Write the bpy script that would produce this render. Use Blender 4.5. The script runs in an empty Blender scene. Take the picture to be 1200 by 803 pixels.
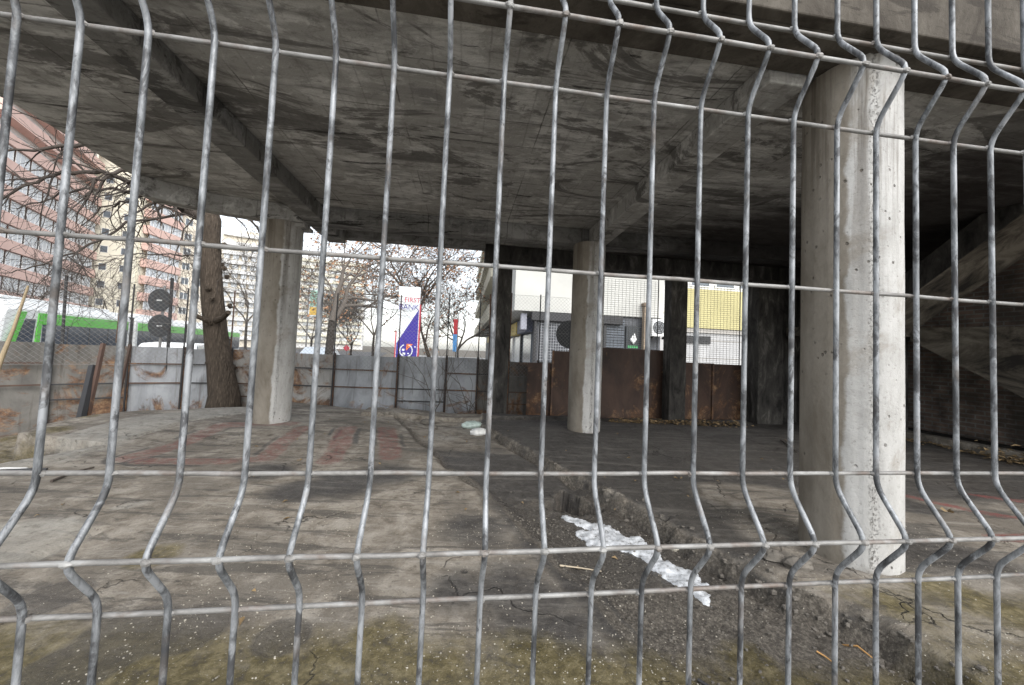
import bpy, bmesh, math, random
import numpy as np
from mathutils import Vector, Matrix
from math import radians as R, sin, cos, pi, tan, atan, sqrt

# ------------------------------------------------------------------ camera, world, sun, exposure
SC = bpy.context.scene
COL = SC.collection
EYE = 1.35
PITCH, ROLL = atan(18.9/433), atan(.043)          # the picture is a slight crop: the optical axis sits 8.5 px above its middle
fwd = Vector((0, cos(PITCH), sin(PITCH))); up0 = Vector((0, -sin(PITCH), cos(PITCH))); rt0 = Vector((1, 0, 0))
rt = rt0*cos(ROLL) + up0*sin(ROLL); up = up0*cos(ROLL) - rt0*sin(ROLL)
cam_d = bpy.data.cameras.new('camera'); cam = bpy.data.objects.new('camera', cam_d); COL.objects.link(cam)
cam.matrix_world = Matrix((( rt.x, up.x, -fwd.x, 0), (rt.y, up.y, -fwd.y, 0), (rt.z, up.z, -fwd.z, EYE), (0, 0, 0, 1)))
cam_d.sensor_width = 36; cam_d.lens = 36*433/1200; cam_d.shift_y = -8.5/1200; cam_d.clip_start = .01; cam_d.clip_end = 2000
SC.camera = cam

W = bpy.data.worlds.new('World'); SC.world = W; W.use_nodes = True
wn = W.node_tree.nodes; wl = W.node_tree.links
SUN_EL, SUN_AZ = R(42), R(148)          # azimuth clockwise from +Y: behind the camera, to the right
sky = wn.new('ShaderNodeTexSky'); sky.sky_type = 'NISHITA'; sky.sun_disc = False
sky.sun_elevation = SUN_EL; sky.sun_rotation = SUN_AZ; sky.air_density = 1.2; sky.dust_density = 1.5; sky.ozone_density = 1
hs = wn.new('ShaderNodeHueSaturation'); hs.inputs['Saturation'].default_value = .28
wl.new(sky.outputs[0], hs.inputs['Color']); wl.new(hs.outputs[0], wn['Background'].inputs['Color'])
wn['Background'].inputs['Strength'].default_value = .15
sd = bpy.data.lights.new('sun', 'SUN'); sun = bpy.data.objects.new('sun', sd); COL.objects.link(sun)
sd.energy = 1.1; sd.angle = R(50); sd.color = (1, .96, .91)
sdir = Vector((sin(SUN_AZ)*cos(SUN_EL), cos(SUN_AZ)*cos(SUN_EL), sin(SUN_EL)))
sun.rotation_euler = sdir.to_track_quat('Z', 'Y').to_euler()
vs = SC.view_settings; vs.view_transform = 'Standard'; vs.look = 'None'; vs.gamma = 1; vs.use_curve_mapping = False
vs.exposure = 1.2
SC.cycles.max_bounces = 8; SC.cycles.diffuse_bounces = 6

# ------------------------------------------------------------------ helpers
rnd = random.Random(7)
YAW = R(7.4); CY, SY = cos(YAW), sin(YAW)       # the building and the near fence share one grid, turned 7.4 degrees
def ground(x, y, z=0.0):
    """survey helper: where the sight line of photo pixel (x, y) meets the level z"""
    d = rt*(x-600) - up*(y-393) + fwd*433
    k = (z-EYE)/d.z
    return Vector((d.x*k, d.y*k, z))
def L2W(s, t, z=0): return Vector((s*CY - t*SY, s*SY + t*CY, z))
def W2L(p): return (p[0]*CY + p[1]*SY, -p[0]*SY + p[1]*CY)

class MB:
    def __init__(self): self.v = []; self.f = []; self.sm = []
    def add(self, vs, fs, smooth=False):
        n = len(self.v); self.v += [tuple(p) for p in vs]
        for f in fs: self.f.append(tuple(i+n for i in f)); self.sm.append(smooth)
    def box(self, a, b, M=None):
        (x0, y0, z0), (x1, y1, z1) = a, b
        vs = [Vector(p) for p in ((x0,y0,z0),(x1,y0,z0),(x1,y1,z0),(x0,y1,z0),(x0,y0,z1),(x1,y0,z1),(x1,y1,z1),(x0,y1,z1))]
        if M: vs = [M @ p for p in vs]
        self.add(vs, [(0,3,2,1),(4,5,6,7),(0,1,5,4),(1,2,6,5),(2,3,7,6),(3,0,4,7)]); return self
    def prism(self, poly, z0, z1):
        n = len(poly); vs = [(p[0], p[1], z0) for p in poly] + [(p[0], p[1], z1) for p in poly]
        self.add(vs, [tuple(range(n-1, -1, -1)), tuple(range(n, 2*n))] + [(i, (i+1) % n, n+(i+1) % n, n+i) for i in range(n)]); return self
    def extr(self, poly, off):
        """planar polygon (3-D points) swept by off"""
        n = len(poly); o = Vector(off); vs = [Vector(p) for p in poly] + [Vector(p)+o for p in poly]
        self.add(vs, [tuple(range(n-1, -1, -1)), tuple(range(n, 2*n))] + [(i, (i+1) % n, n+(i+1) % n, n+i) for i in range(n)]); return self
    def tube(self, pts, rad, n=8, caps=True, smooth=True):
        pts = [Vector(p) for p in pts]; m = len(pts)
        rads = rad if isinstance(rad, (list, tuple)) else [rad]*m
        u = None; vs = []
        for i in range(m):
            d = (pts[min(i+1, m-1)] - pts[max(i-1, 0)])
            if d.length < 1e-9: d = Vector((0, 0, 1))
            d.normalize()
            if u is None:
                u = d.orthogonal().normalized()
            else:
                u = u - d*u.dot(d)
                u = u.normalized() if u.length > 1e-6 else d.orthogonal().normalized()
            w = d.cross(u)
            for k in range(n):
                a = 2*pi*k/n; vs.append(pts[i] + (u*cos(a) + w*sin(a))*rads[i])
        fs = [(i*n+k, i*n+(k+1) % n, (i+1)*n+(k+1) % n, (i+1)*n+k) for i in range(m-1) for k in range(n)]
        self.add(vs, fs, smooth)
        if caps: self.add(vs[:n], [tuple(range(n-1, -1, -1))]); self.add(vs[-n:], [tuple(range(n))])
        return self
    def bar(self, a, b, r, n=4): return self.tube([a, b], r, n, False, False)
    def blob(self, c, r, n=8, m=5, jit=0, sc=(1, 1, 1), rg=rnd):
        vs = []; fs = []
        for i in range(m+1):
            th = pi*i/m
            for k in range(n):
                ph = 2*pi*k/n; q = r*(1+rg.uniform(-jit, jit))
                vs.append((c[0]+q*sc[0]*sin(th)*cos(ph), c[1]+q*sc[1]*sin(th)*sin(ph), c[2]+q*sc[2]*cos(th)))
        fs = [(i*n+k, (i+1)*n+k, (i+1)*n+(k+1) % n, i*n+(k+1) % n) for i in range(m) for k in range(n)]
        self.add(vs, fs, jit < .05); return self
    def build(self, name, mat, parent=None, bevel=0):
        me = bpy.data.meshes.new(name); me.from_pydata(self.v, [], self.f); me.update()
        me.polygons.foreach_set('use_smooth', self.sm)
        ob = bpy.data.objects.new(name, me); COL.objects.link(ob)
        if mat: me.materials.append(mat)
        if parent: ob.parent = parent
        if bevel:
            b = ob.modifiers.new('bevel', 'BEVEL'); b.width = bevel; b.segments = 2; b.limit_method = 'ANGLE'; b.angle_limit = R(40)
        return ob
def tag(o, label=None, cat=None, group=None, kind=None):
    if label: o['label'] = label
    if cat: o['category'] = cat
    if group: o['group'] = group
    if kind: o['kind'] = kind
    return o
def empty(name, loc=(0, 0, 0), rz=0, **k):
    o = bpy.data.objects.new(name, None); COL.objects.link(o); o.location = loc; o.rotation_euler = (0, 0, rz)
    o.empty_display_size = .2; return tag(o, **k)
def copy_tree(o, parent=None):
    c = o.copy(); COL.objects.link(c)
    if parent: c.parent = parent
    for ch in o.children: copy_tree(ch, c)
    return c
def text(name, body, size, mat, parent, loc, rot, ext=.004, align='LEFT'):
    cu = bpy.data.curves.new(name, 'FONT'); cu.body = body; cu.size = size; cu.extrude = ext; cu.align_x = align
    t = bpy.data.objects.new(name, cu); COL.objects.link(t)
    me = bpy.data.meshes.new_from_object(t); bpy.data.objects.remove(t)
    o = bpy.data.objects.new(name, me); COL.objects.link(o); me.materials.clear(); me.materials.append(mat)
    o.parent = parent; o.location = loc; o.rotation_euler = rot; return o

# numpy value noise
_rs = np.random.RandomState(3); _tab = _rs.rand(256, 256)
def vnoise(x, y):
    xi = np.floor(x).astype(int); yi = np.floor(y).astype(int); fx = x-xi; fy = y-yi
    fx = fx*fx*(3-2*fx); fy = fy*fy*(3-2*fy)
    g = lambda a, b: _tab[a % 256, b % 256]
    return (g(xi, yi)*(1-fx)+g(xi+1, yi)*fx)*(1-fy) + (g(xi, yi+1)*(1-fx)+g(xi+1, yi+1)*fx)*fy
def fbm(x, y, o=4):
    a = 0; w = .5; s = 0
    for k in range(o): a = a + w*vnoise(x*2**k+17*k, y*2**k+31*k); s += w; w *= .5
    return a/s
def sstep(a, b, x):
    t = np.clip((x-a)/(b-a), 0, 1); return t*t*(3-2*t)
def in_poly(px, py, poly):
    r = np.zeros(px.shape, bool); n = len(poly)
    for i in range(n):
        x0, y0 = poly[i][0], poly[i][1]; x1, y1 = poly[(i+1) % n][0], poly[(i+1) % n][1]
        if abs(y1-y0) < 1e-9: continue
        c = ((y0 > py) != (y1 > py)) & (px < (x1-x0)*(py-y0)/(y1-y0)+x0); r ^= c
    return r
def seg_dist(px, py, line):
    d = np.full(px.shape, 1e9)
    for a, b in zip(line[:-1], line[1:]):
        ax, ay = a[0], a[1]; bx, by = b[0]-ax, b[1]-ay
        t = np.clip(((px-ax)*bx+(py-ay)*by)/(bx*bx+by*by+1e-12), 0, 1)
        d = np.minimum(d, np.hypot(px-ax-t*bx, py-ay-t*by))
    return d

# ------------------------------------------------------------------ materials
class NT:
    def __init__(self, name):
        self.m = bpy.data.materials.new(name); self.m.use_nodes = True
        self.n = self.m.node_tree.nodes; self.l = self.m.node_tree.links
        self.b = self.n['Principled BSDF']; self.tc = self.n.new('ShaderNodeTexCoord')
    def mapv(self, scale, rot=(0, 0, 0), coord='Object'):
        mp = self.n.new('ShaderNodeMapping'); self.l.new(self.tc.outputs[coord], mp.inputs[0])
        mp.inputs['Scale'].default_value = scale if hasattr(scale, '__len__') else (scale,)*3
        mp.inputs['Rotation'].default_value = rot; return mp.outputs[0]
    def noise(self, scale, det=6, rough=.6, vec=None, dist=0):
        t = self.n.new('ShaderNodeTexNoise'); self.l.new(vec if vec else self.mapv(1), t.inputs['Vector'])
        t.inputs['Scale'].default_value = scale; t.inputs['Detail'].default_value = det; t.inputs['Roughness'].default_value = rough
        t.inputs['Distortion'].default_value = dist; return t.outputs['Fac']
    def vor(self, scale, vec=None, feat='F1'):
        t = self.n.new('ShaderNodeTexVoronoi'); t.feature = feat; self.l.new(vec if vec else self.mapv(1), t.inputs['Vector'])
        t.inputs['Scale'].default_value = scale; return t.outputs['Distance']
    def ramp(self, fac, stops):
        r = self.n.new('ShaderNodeValToRGB'); self.l.new(fac, r.inputs[0]); e = r.color_ramp.elements
        e[0].position = stops[0][0]; e[1].position = stops[-1][0]
        for p, c in stops[1:-1]: e.new(p)
        for i, (p, c) in enumerate(stops): e[i].color = (*c, 1) if hasattr(c, '__len__') else (c, c, c, 1)
        return r.outputs[0]
    def mix(self, f, a, b, mode='MIX'):
        x = self.n.new('ShaderNodeMix'); x.data_type = 'RGBA'; x.blend_type = mode
        for sock, val in ((0, f), (6, a), (7, b)):
            if hasattr(val, 'is_linked') or hasattr(val, 'links'): self.l.new(val, x.inputs[sock])
            elif sock == 0: x.inputs[0].default_value = val
            else: x.inputs[sock].default_value = (*val, 1)
        return x.outputs[2]
    def math(self, op, a, b=0.0):
        x = self.n.new('ShaderNodeMath'); x.operation = op
        for i, val in ((0, a), (1, b)):
            if hasattr(val, 'links'): self.l.new(val, x.inputs[i])
            else: x.inputs[i].default_value = val
        return x.outputs[0]
    def sep(self, vec, i):
        x = self.n.new('ShaderNodeSeparateXYZ'); self.l.new(vec, x.inputs[0]); return x.outputs[i]
    def attr(self, name, ch):
        a = self.n.new('ShaderNodeAttribute'); a.attribute_name = name
        s = self.n.new('ShaderNodeSeparateColor'); self.l.new(a.outputs['Color'], s.inputs[0]); return s.outputs[ch]
    def out(self, col=None, rough=None, bump=None, bs=.3, bd=.01, metal=0, spec=None):
        if col is not None:
            if hasattr(col, 'links'): self.l.new(col, self.b.inputs['Base Color'])
            else: self.b.inputs['Base Color'].default_value = (*col, 1)
        if rough is not None:
            if hasattr(rough, 'links'): self.l.new(rough, self.b.inputs['Roughness'])
            else: self.b.inputs['Roughness'].default_value = rough
        self.b.inputs['Metallic'].default_value = metal
        if spec is not None: self.b.inputs['Specular IOR Level'].default_value = spec
        if bump is not None:
            bp = self.n.new('ShaderNodeBump'); bp.inputs['Strength'].default_value = bs; bp.inputs['Distance'].default_value = bd
            self.l.new(bump, bp.inputs['Height']); self.l.new(bp.outputs[0], self.b.inputs['Normal'])
        return self.m
def m_face():
    k = NT('brown_weathered_outer_concrete'); st = k.noise(2.2, 9, .72, k.mapv((1, 1, .5)), .5); f = k.noise(25, 6, .75); b = k.noise(4, 8, .7, k.mapv((.4, 1, 2)), .4)
    base = k.ramp(st, [(.36, (.045, .038, .031)), (.5, (.085, .075, .062)), (.62, (.125, .112, .094))])
    base = k.mix(k.ramp(b, [(.54, 0), (.60, .8)]), base, (.04, .034, .028))
    base = k.mix(k.ramp(f, [(.32, .6), (.43, 0)]), base, (.03, .026, .022))
    return k.out(base, .9, k.math('ADD', st, k.math('MULTIPLY', f, .5)), .8, .015, spec=.2)
MAT = {}
def flat(name, c, rough=.6, var=.12, scale=6, metal=0, bump=0, spec=None):
    """plain paint / metal / stone with slight mottling"""
    k = NT(name); f = k.noise(scale)
    col = k.ramp(f, [(.3, [x*(1-var) for x in c]), (.7, [min(1, x*(1+var)) for x in c])])
    MAT[name] = k.out(col, rough, f if bump else None, bump, .01, metal, spec); return MAT[name]

def m_concrete_ceiling(name, dim=1.0, soot_amt=1.0):
    k = NT(name)
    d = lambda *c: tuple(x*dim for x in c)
    v = k.mapv((1, 1, 1))
    streak = k.noise(2.6, 9, .7, k.mapv((.4, 2.2, 1)), .5)         # plank grain runs along the row direction
    blot = k.noise(1.3, 9, .68, v, .9); fine = k.noise(30, 6, .75); med = k.noise(7, 8, .72, k.mapv((.8, 1.3, 1)), .4)
    base = k.ramp(streak, [(.38, d(.24, .236, .226)), (.5, d(.49, .483, .462)), (.6, d(.62, .612, .588))])
    base = k.mix(k.ramp(blot, [(.47, 0), (.52, .8)]), base, d(.34, .332, .312))
    base = k.mix(k.ramp(med, [(.53, 0), (.62, .65)]), base, d(.20, .193, .178))
    base = k.mix(k.ramp(med, [(.35, .6), (.42, 0)]), base, d(.62, .61, .585))
    st = k.noise(1.25, 10, .72, k.mapv((.5, 1.5, 1), (0, 0, .2)), 1.0)   # dark damp stains with crisp borders
    base = k.mix(k.ramp(st, [(.545, 0), (.585, .75)]), base, d(.095, .09, .083))
    st2 = k.noise(2.4, 10, .75, k.mapv((.22, 1.8, 1)), .8)
    base = k.mix(k.ramp(st2, [(.60, 0), (.635, .9)]), base, d(.03, .028, .026))
    x = k.sep(k.tc.outputs['Object'], 0); y = k.sep(k.tc.outputs['Object'], 1)
    soot_shade = k.math('ADD', k.math('MULTIPLY', x, .17), k.math('MULTIPLY', y, .10))       # soot from old fires, back right
    soot_shade = k.math('ADD', soot_shade, k.math('MULTIPLY', k.noise(.9, 8, .7, k.mapv((.4, 1.6, 1))), 1.1))
    base = k.mix(k.ramp(k.math('MULTIPLY', soot_shade, .4), [(.57, 0), (.76, .92*soot_amt)]), base, d(.022, .017, .016))
    def lines(c, pitch, wob, w, a):
        j = k.math('ABSOLUTE', k.math('SUBTRACT', k.math('FRACT', k.math('MULTIPLY', k.math('ADD', c, k.math('MULTIPLY', med, wob)), 1/pitch)), .5))
        return k.math('MULTIPLY', k.ramp(j, [(0, a), (w, 0)]), k.ramp(k.noise(1.9, 5, .6), [(.42, 0), (.58, 1)]))
    base = k.mix(lines(y, .62, .04, .016, .8), base, d(.05, .045, .04))
    base = k.mix(lines(x, 1.3, .03, .006, .9), base, d(.04, .036, .032))
    base = k.mix(lines(x, .21, .03, .05, .35), base, d(.10, .093, .083))
    base = k.mix(k.ramp(fine, [(.3, .4), (.42, 0)]), base, d(.12, .112, .10))
    h = k.math('ADD', k.math('MULTIPLY', streak, .8), k.math('ADD', k.math('MULTIPLY', fine, .3), k.math('MULTIPLY', med, .6)))
    return k.out(base, .9, h, .8, .025, spec=.2)
def m_column():
    k = NT('column_concrete'); oc = k.tc.outputs['Object']
    st = k.noise(3, 9, .7, k.mapv((1, 1, .45)), .4); fine = k.noise(40, 6, .75); big = k.noise(1.6, 8, .68, None, .5)
    x = k.sep(oc, 0); y = k.sep(oc, 1); z = k.sep(oc, 2)
    base = k.ramp(st, [(.36, (.31, .304, .29)), (.5, (.42, .415, .40)), (.64, (.48, .475, .46))])
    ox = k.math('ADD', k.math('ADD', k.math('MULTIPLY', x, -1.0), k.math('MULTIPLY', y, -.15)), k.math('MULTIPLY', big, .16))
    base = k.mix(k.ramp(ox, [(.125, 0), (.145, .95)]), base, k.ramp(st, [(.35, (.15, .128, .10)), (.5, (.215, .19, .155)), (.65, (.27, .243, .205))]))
    base = k.mix(k.ramp(big, [(.52, .0), (.60, .55)]), base, (.25, .225, .19))
    # strip of blow holes beside the mould seam, scattered holes elsewhere
    oi = k.n.new('ShaderNodeObjectInfo'); off = k.math('ADD', .03, k.math('MULTIPLY', oi.outputs['Random'], .09))
    px = k.math('ABSOLUTE', k.math('SUBTRACT', x, off)); strip = k.ramp(px, [(.0, .9), (.032, 0)])
    pn = k.noise(55, 7, .85, k.mapv((1, 1, .8)))
    pit1 = k.math('MULTIPLY', strip, k.ramp(pn, [(.53, 0), (.60, 1)]))
    vor = k.vor(17, k.mapv((1, 1, .8))); pit2 = k.math('MULTIPLY', k.ramp(vor, [(.10, 1), (.17, 0)]), k.ramp(k.noise(2.5, 5, .7), [(.48, 0), (.56, 1)]))
    pits = k.math('MAXIMUM', pit1, pit2)
    base = k.mix(k.math('MULTIPLY', pits, .85), base, (.10, .09, .075))
    base = k.mix(k.ramp(fine, [(.32, .6), (.43, 0)]), base, (.18, .168, .148))
    run = k.noise(4, 7, .65, k.mapv((2.6, 2.6, .1)))
    base = k.mix(k.math('MULTIPLY', k.ramp(run, [(.5, 0), (.6, .8)]), k.ramp(k.math('MULTIPLY', z, .3), [(.4, 0.03), (.98, 1)])), base, (.11, .092, .072))
    ft = k.math('ADD', k.math('MULTIPLY', k.noise(6, 7, .7), .35), z)
    base = k.mix(k.ramp(ft, [(.16, .8), (.30, 0)]), base, (.17, .148, .115))
    h = k.math('SUBTRACT', k.math('ADD', k.math('MULTIPLY', fine, .5), k.math('MULTIPLY', st, .4)), pits)
    return k.out(base, .88, h, .9, .01, spec=.25)
def m_soot_concrete():
    k = NT('sooty_concrete'); st = k.noise(3.5, 7, .7, k.mapv((1.5, 1.5, .5)), .5)
    base = k.ramp(st, [(.35, (.022, .021, .02)), (.55, (.065, .061, .056)), (.7, (.17, .16, .145))])
    return k.out(base, .9, st, .5, .02, spec=.15)
def m_floor():
    k = NT('worn_floor_concrete')
    soot_shade = k.attr('mask_a', 0); paint = k.attr('mask_a', 1); moss = k.attr('mask_a', 2)
    grav = k.attr('mask_b', 0); wet = k.attr('mask_b', 1); pale = k.attr('mask_b', 2)
    big = k.noise(.9, 9, .68, None, .6); mid = k.noise(4.5, 10, .74, None, .3); med = k.noise(14, 9, .75, None, .3); fine = k.noise(70, 5, .8)
    streak = k.noise(2.6, 10, .75, k.mapv((.4, 2.4, 1), (0, 0, .3)), .6)
    base = k.ramp(mid, [(.35, (.11, .093, .073)), (.47, (.22, .192, .155)), (.62, (.33, .30, .255))])
    base = k.mix(k.ramp(big, [(.44, .75), (.51, 0)]), base, (.145, .127, .104))
    base = k.mix(k.ramp(streak, [(.52, 0), (.585, .75)]), base, (.075, .068, .059))
    base = k.mix(k.ramp(streak, [(.36, .6), (.44, 0)]), base, (.34, .315, .275))
    base = k.mix(k.math('MULTIPLY', pale, .85), base, k.ramp(med, [(.35, (.25, .237, .205)), (.6, (.40, .385, .345))]))
    pm = k.math('MULTIPLY', paint, k.ramp(k.noise(11, 9, .8), [(.40, .0), (.56, 1)]))
    sn = k.math('ADD', k.math('MULTIPLY', k.noise(2.6, 10, .76, k.mapv((.5, 1.8, 1), (0, 0, .2))), 1.5), .2)
    sm = k.ramp(k.math('MULTIPLY', soot_shade, sn), [(.17, 0), (.52, .95)])
    base = k.mix(sm, base, k.ramp(med, [(.35, (.022, .020, .019)), (.62, (.075, .069, .063))]))
    sk = k.ramp(k.noise(3.2, 9, .75, k.mapv((.3, 3.0, 1), (0, 0, .12))), [(.52, 0), (.60, .6)])
    base = k.mix(k.math('MULTIPLY', sk, sm), base, (.15, .138, .122))
    base = k.mix(k.math('MULTIPLY', pm, .85), base, (.21, .062, .055))
    gm = k.ramp(k.math('MULTIPLY', grav, k.math('ADD', k.math('MULTIPLY', k.noise(1.7, 10, .8), 1.5), .1)), [(.52, 0), (.66, .9)])
    gcol = k.ramp(k.noise(48, 7, .8), [(.36, (.045, .038, .031)), (.5, (.115, .10, .082)), (.62, (.25, .225, .185))])
    base = k.mix(gm, base, gcol)
    mm = k.ramp(k.math('MULTIPLY', moss, k.math('ADD', k.noise(3.4, 10, .76), .25)), [(.40, 0), (.66, .85)])
    base = k.mix(mm, base, k.ramp(med, [(.35, (.04, .033, .011)), (.5, (.11, .088, .032)), (.62, (.21, .175, .09))]))
    wm = k.ramp(k.math('MULTIPLY', wet, k.math('ADD', k.noise(5, 7, .72), .4)), [(.38, 0), (.56, 1)])
    base = k.mix(k.math('MULTIPLY', wm, .6), base, (.055, .05, .045))
    base = k.mix(k.ramp(med, [(.36, .6), (.43, 0)]), base, (.07, .06, .05))
    base = k.mix(k.ramp(fine, [(.34, .5), (.44, 0)]), base, (.065, .057, .047))
    base = k.mix(k.ramp(k.noise(85, 4, .65), [(.64, 0), (.69, .65)]), base, (.36, .33, .275))
    # hairline cracks
    cv = k.vor(.75, k.mapv((1, 1, 1)), 'DISTANCE_TO_EDGE')
    t = cv.node; wv = k.n.new('ShaderNodeVectorMath'); wv.operation = 'ADD'
    nz = k.n.new('ShaderNodeTexNoise'); nz.inputs['Scale'].default_value = 2.2; nz.inputs['Detail'].default_value = 6; k.l.new(k.tc.outputs['Object'], nz.inputs['Vector'])
    k.l.new(k.tc.outputs['Object'], wv.inputs[0]); k.l.new(nz.outputs['Color'], wv.inputs[1]); k.l.new(wv.outputs[0], t.inputs['Vector'])
    crk = k.math('MULTIPLY', k.ramp(cv, [(.0, 1), (.007, 0)]), k.ramp(k.noise(.8, 4, .6), [(.48, 0), (.56, 1)]))
    base = k.mix(k.math('MULTIPLY', crk, .8), base, (.025, .022, .019))
    rough = k.math('SUBTRACT', .9, k.math('MAXIMUM', k.math('MULTIPLY', wm, .65), k.math('MULTIPLY', k.math('MULTIPLY', sm, k.ramp(big, [(.4, 0), (.55, 1)])), .42)))
    h = k.math('ADD', k.math('MULTIPLY', mid, .5), k.math('ADD', k.math('MULTIPLY', fine, .35), k.math('MULTIPLY', med, .5)))
    h = k.math('ADD', h, k.math('MULTIPLY', k.math('MULTIPLY', grav, k.noise(45, 6, .8)), 1.2)); h = k.math('SUBTRACT', h, k.math('MULTIPLY', crk, .8))
    return k.out(base, rough, h, 1.0, .02, spec=.35)
def m_zinc():
    k = NT('weathered_galvanised_wire')
    a = k.noise(55, 6, .7, k.mapv((1, 1, .35), (.5, .5, 0)), .5); b = k.noise(14, 5, .65); c = k.noise(160, 3, .6)
    base = k.ramp(a, [(.37, (.05, .052, .055)), (.47, (.15, .158, .165)), (.6, (.29, .302, .315))])
    base = k.mix(k.ramp(k.noise(38, 6, .7, k.mapv((1, 1, .5), (.9, .2, 0)), .8), [(.53, 0), (.60, .85)]), base, (.045, .045, .047))
    base = k.mix(k.ramp(b, [(.57, 0), (.72, .45)]), base, (.17, .135, .105))
    return k.out(base, k.ramp(b, [(.3, .42), (.7, .68)]), k.math('ADD', a, k.math('MULTIPLY', c, .5)), .35, .001, .35)
def m_zinc_h():
    k = NT('rusty_stained_horizontal_wire')
    a = k.noise(60, 6, .7, k.mapv((.4, 1, 1)), .5); b = k.noise(16, 6, .7)
    base = k.ramp(a, [(.3, (.10, .095, .088)), (.5, (.215, .21, .20)), (.7, (.33, .33, .32))])
    base = k.mix(k.ramp(b, [(.5, 0), (.66, .7)]), base, (.12, .082, .06))
    return k.out(base, .6, a, .4, .001, .25)
def m_sheet(name, c, rust, lo=.52, dark=.6):
    k = NT(name)
    st = k.noise(2.2, 7, .65, k.mapv((1, 1, .45)), .5); r = k.noise(1.5, 8, .72, None, 1.0); f = k.noise(22, 5, .7)
    base = k.ramp(st, [(.3, [x*dark for x in c]), (.6, c)])
    z = k.sep(k.tc.outputs['Object'], 2)
    rr = k.math('ADD', r, k.ramp(k.math('ADD', z, k.math('MULTIPLY', r, .3)), [(.1, .10), (.6, 0)]))
    rm = k.ramp(rr, [(lo, 0), (lo+.09, .92)])
    rc = k.ramp(k.noise(7, 8, .75), [(.36, (.035, .02, .013)), (.5, (.14, .068, .032)), (.62, (.30, .185, .10))])
    base = k.mix(rm, base, rc if rust else (.09, .075, .06))
    run = k.noise(5, 6, .65, k.mapv((2.2, 2.2, .14)))
    base = k.mix(k.ramp(run, [(.56, 0), (.68, .6)]), base, (.055, .042, .032))
    return k.out(base, .65, k.math('ADD', st, k.math('MULTIPLY', f, .3)), .35, .02, 0, .4)
def m_bark(name, c, sc=1):
    k = NT(name); f = k.noise(9*sc, 7, .7, k.mapv((2, 2, .4)), .5); v = k.vor(16*sc, k.mapv((2, 2, .45)))
    base = k.ramp(f, [(.3, [x*.45 for x in c]), (.55, c), (.75, [min(1, x*1.6) for x in c])])
    base = k.mix(k.ramp(v, [(.1, .0), (.5, .6)]), base, [x*.4 for x in c])
    return k.out(base, .9, k.math('SUBTRACT', f, v), .8, .03, spec=.2)
def m_brick():
    k = NT('dark_old_brick'); t = k.n.new('ShaderNodeTexBrick'); cb = k.n.new('ShaderNodeCombineXYZ'); k.l.new(k.sep(k.tc.outputs['Object'], 1), cb.inputs[0]); k.l.new(k.sep(k.tc.outputs['Object'], 2), cb.inputs[1]); k.l.new(cb.outputs[0], t.inputs['Vector'])
    t.inputs['Scale'].default_value = 1; t.inputs['Brick Width'].default_value = .25; t.inputs['Row Height'].default_value = .08; t.inputs['Mortar Size'].default_value = .011
    t.inputs['Color1'].default_value = (.27, .19, .155, 1); t.inputs['Color2'].default_value = (.17, .13, .11, 1); t.inputs['Mortar'].default_value = (.26, .25, .23, 1)
    c = k.mix(k.ramp(k.noise(2, 6, .65), [(.4, .0), (.62, .75)]), t.outputs['Color'], (.05, .045, .04))
    return k.out(c, .9, t.outputs['Fac'], -.5, .01, spec=.15)

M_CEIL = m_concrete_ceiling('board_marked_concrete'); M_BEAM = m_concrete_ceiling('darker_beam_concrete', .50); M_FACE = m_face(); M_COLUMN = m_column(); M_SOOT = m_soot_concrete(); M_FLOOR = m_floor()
M_ZINC = m_zinc(); M_ZINCH = m_zinc_h(); M_BRICK = m_brick()
M_SHEET = m_sheet('grey_painted_sheet_metal', (.35, .365, .385), True, .60, .5)
M_SHEETR = m_sheet('grey_sheet_metal_with_rust', (.34, .33, .31), True, .50)
M_SHEETD = m_sheet('dirty_grey_sheet_metal', (.17, .162, .148), True, .54, .4)
M_RUST = m_sheet('rust_brown_sheet_metal', (.075, .043, .031), True, .545, .35)
M_RUSTPOST = m_sheet('rusty_steel_post', (.10, .06, .045), True, .5)
M_DARK = flat('dark_steel', (.03, .03, .032), .6)
M_WIREDK = flat('dull_mesh_wire', (.22, .215, .21), .6)
M_BARK = m_bark('grey_brown_bark', (.105, .083, .064)); M_TWIG = flat('dark_twig', (.06, .048, .04), .85)
M_BARKG = m_bark('grey_bark', (.085, .075, .066)); M_TWIGP = flat('grey_twig', (.10, .085, .072), .85)
M_LEAF = flat('dry_brown_oak_leaf', (.40, .22, .125), .75, .35, 3)
M_LITTER = flat('dry_fallen_leaf', (.23, .16, .08), .8, .5, 9)
M_GLASS = flat('dark_window_glass', (.12, .14, .16), .12, .3, .5)
M_GLASSB = flat('grey_window_glass', (.52, .55, .58), .25, .3, .4)
M_WHITE = flat('white_paint', (.78, .79, .78), .5, .05)
M_PINK = flat('terracotta_pink_render', (.66, .46, .40), .8, .08, 1)
M_CREAM = flat('cream_render', (.68, .65, .54), .85, .08, .7)
M_PALE = flat('pale_grey_render', (.64, .64, .63), .85, .08, .7)
M_BUFF = flat('pale_buff_render', (.66, .60, .50), .85, .08, .7)
M_ASPH = flat('asphalt', (.06, .06, .062), .85, .25, 2)
M_PAVE = flat('pavement_slabs', (.28, .275, .265), .85, .12, 1.5)
M_EARTH = flat('bare_earth', (.11, .095, .075), .95, .35, 1.2, bump=.5)

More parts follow.
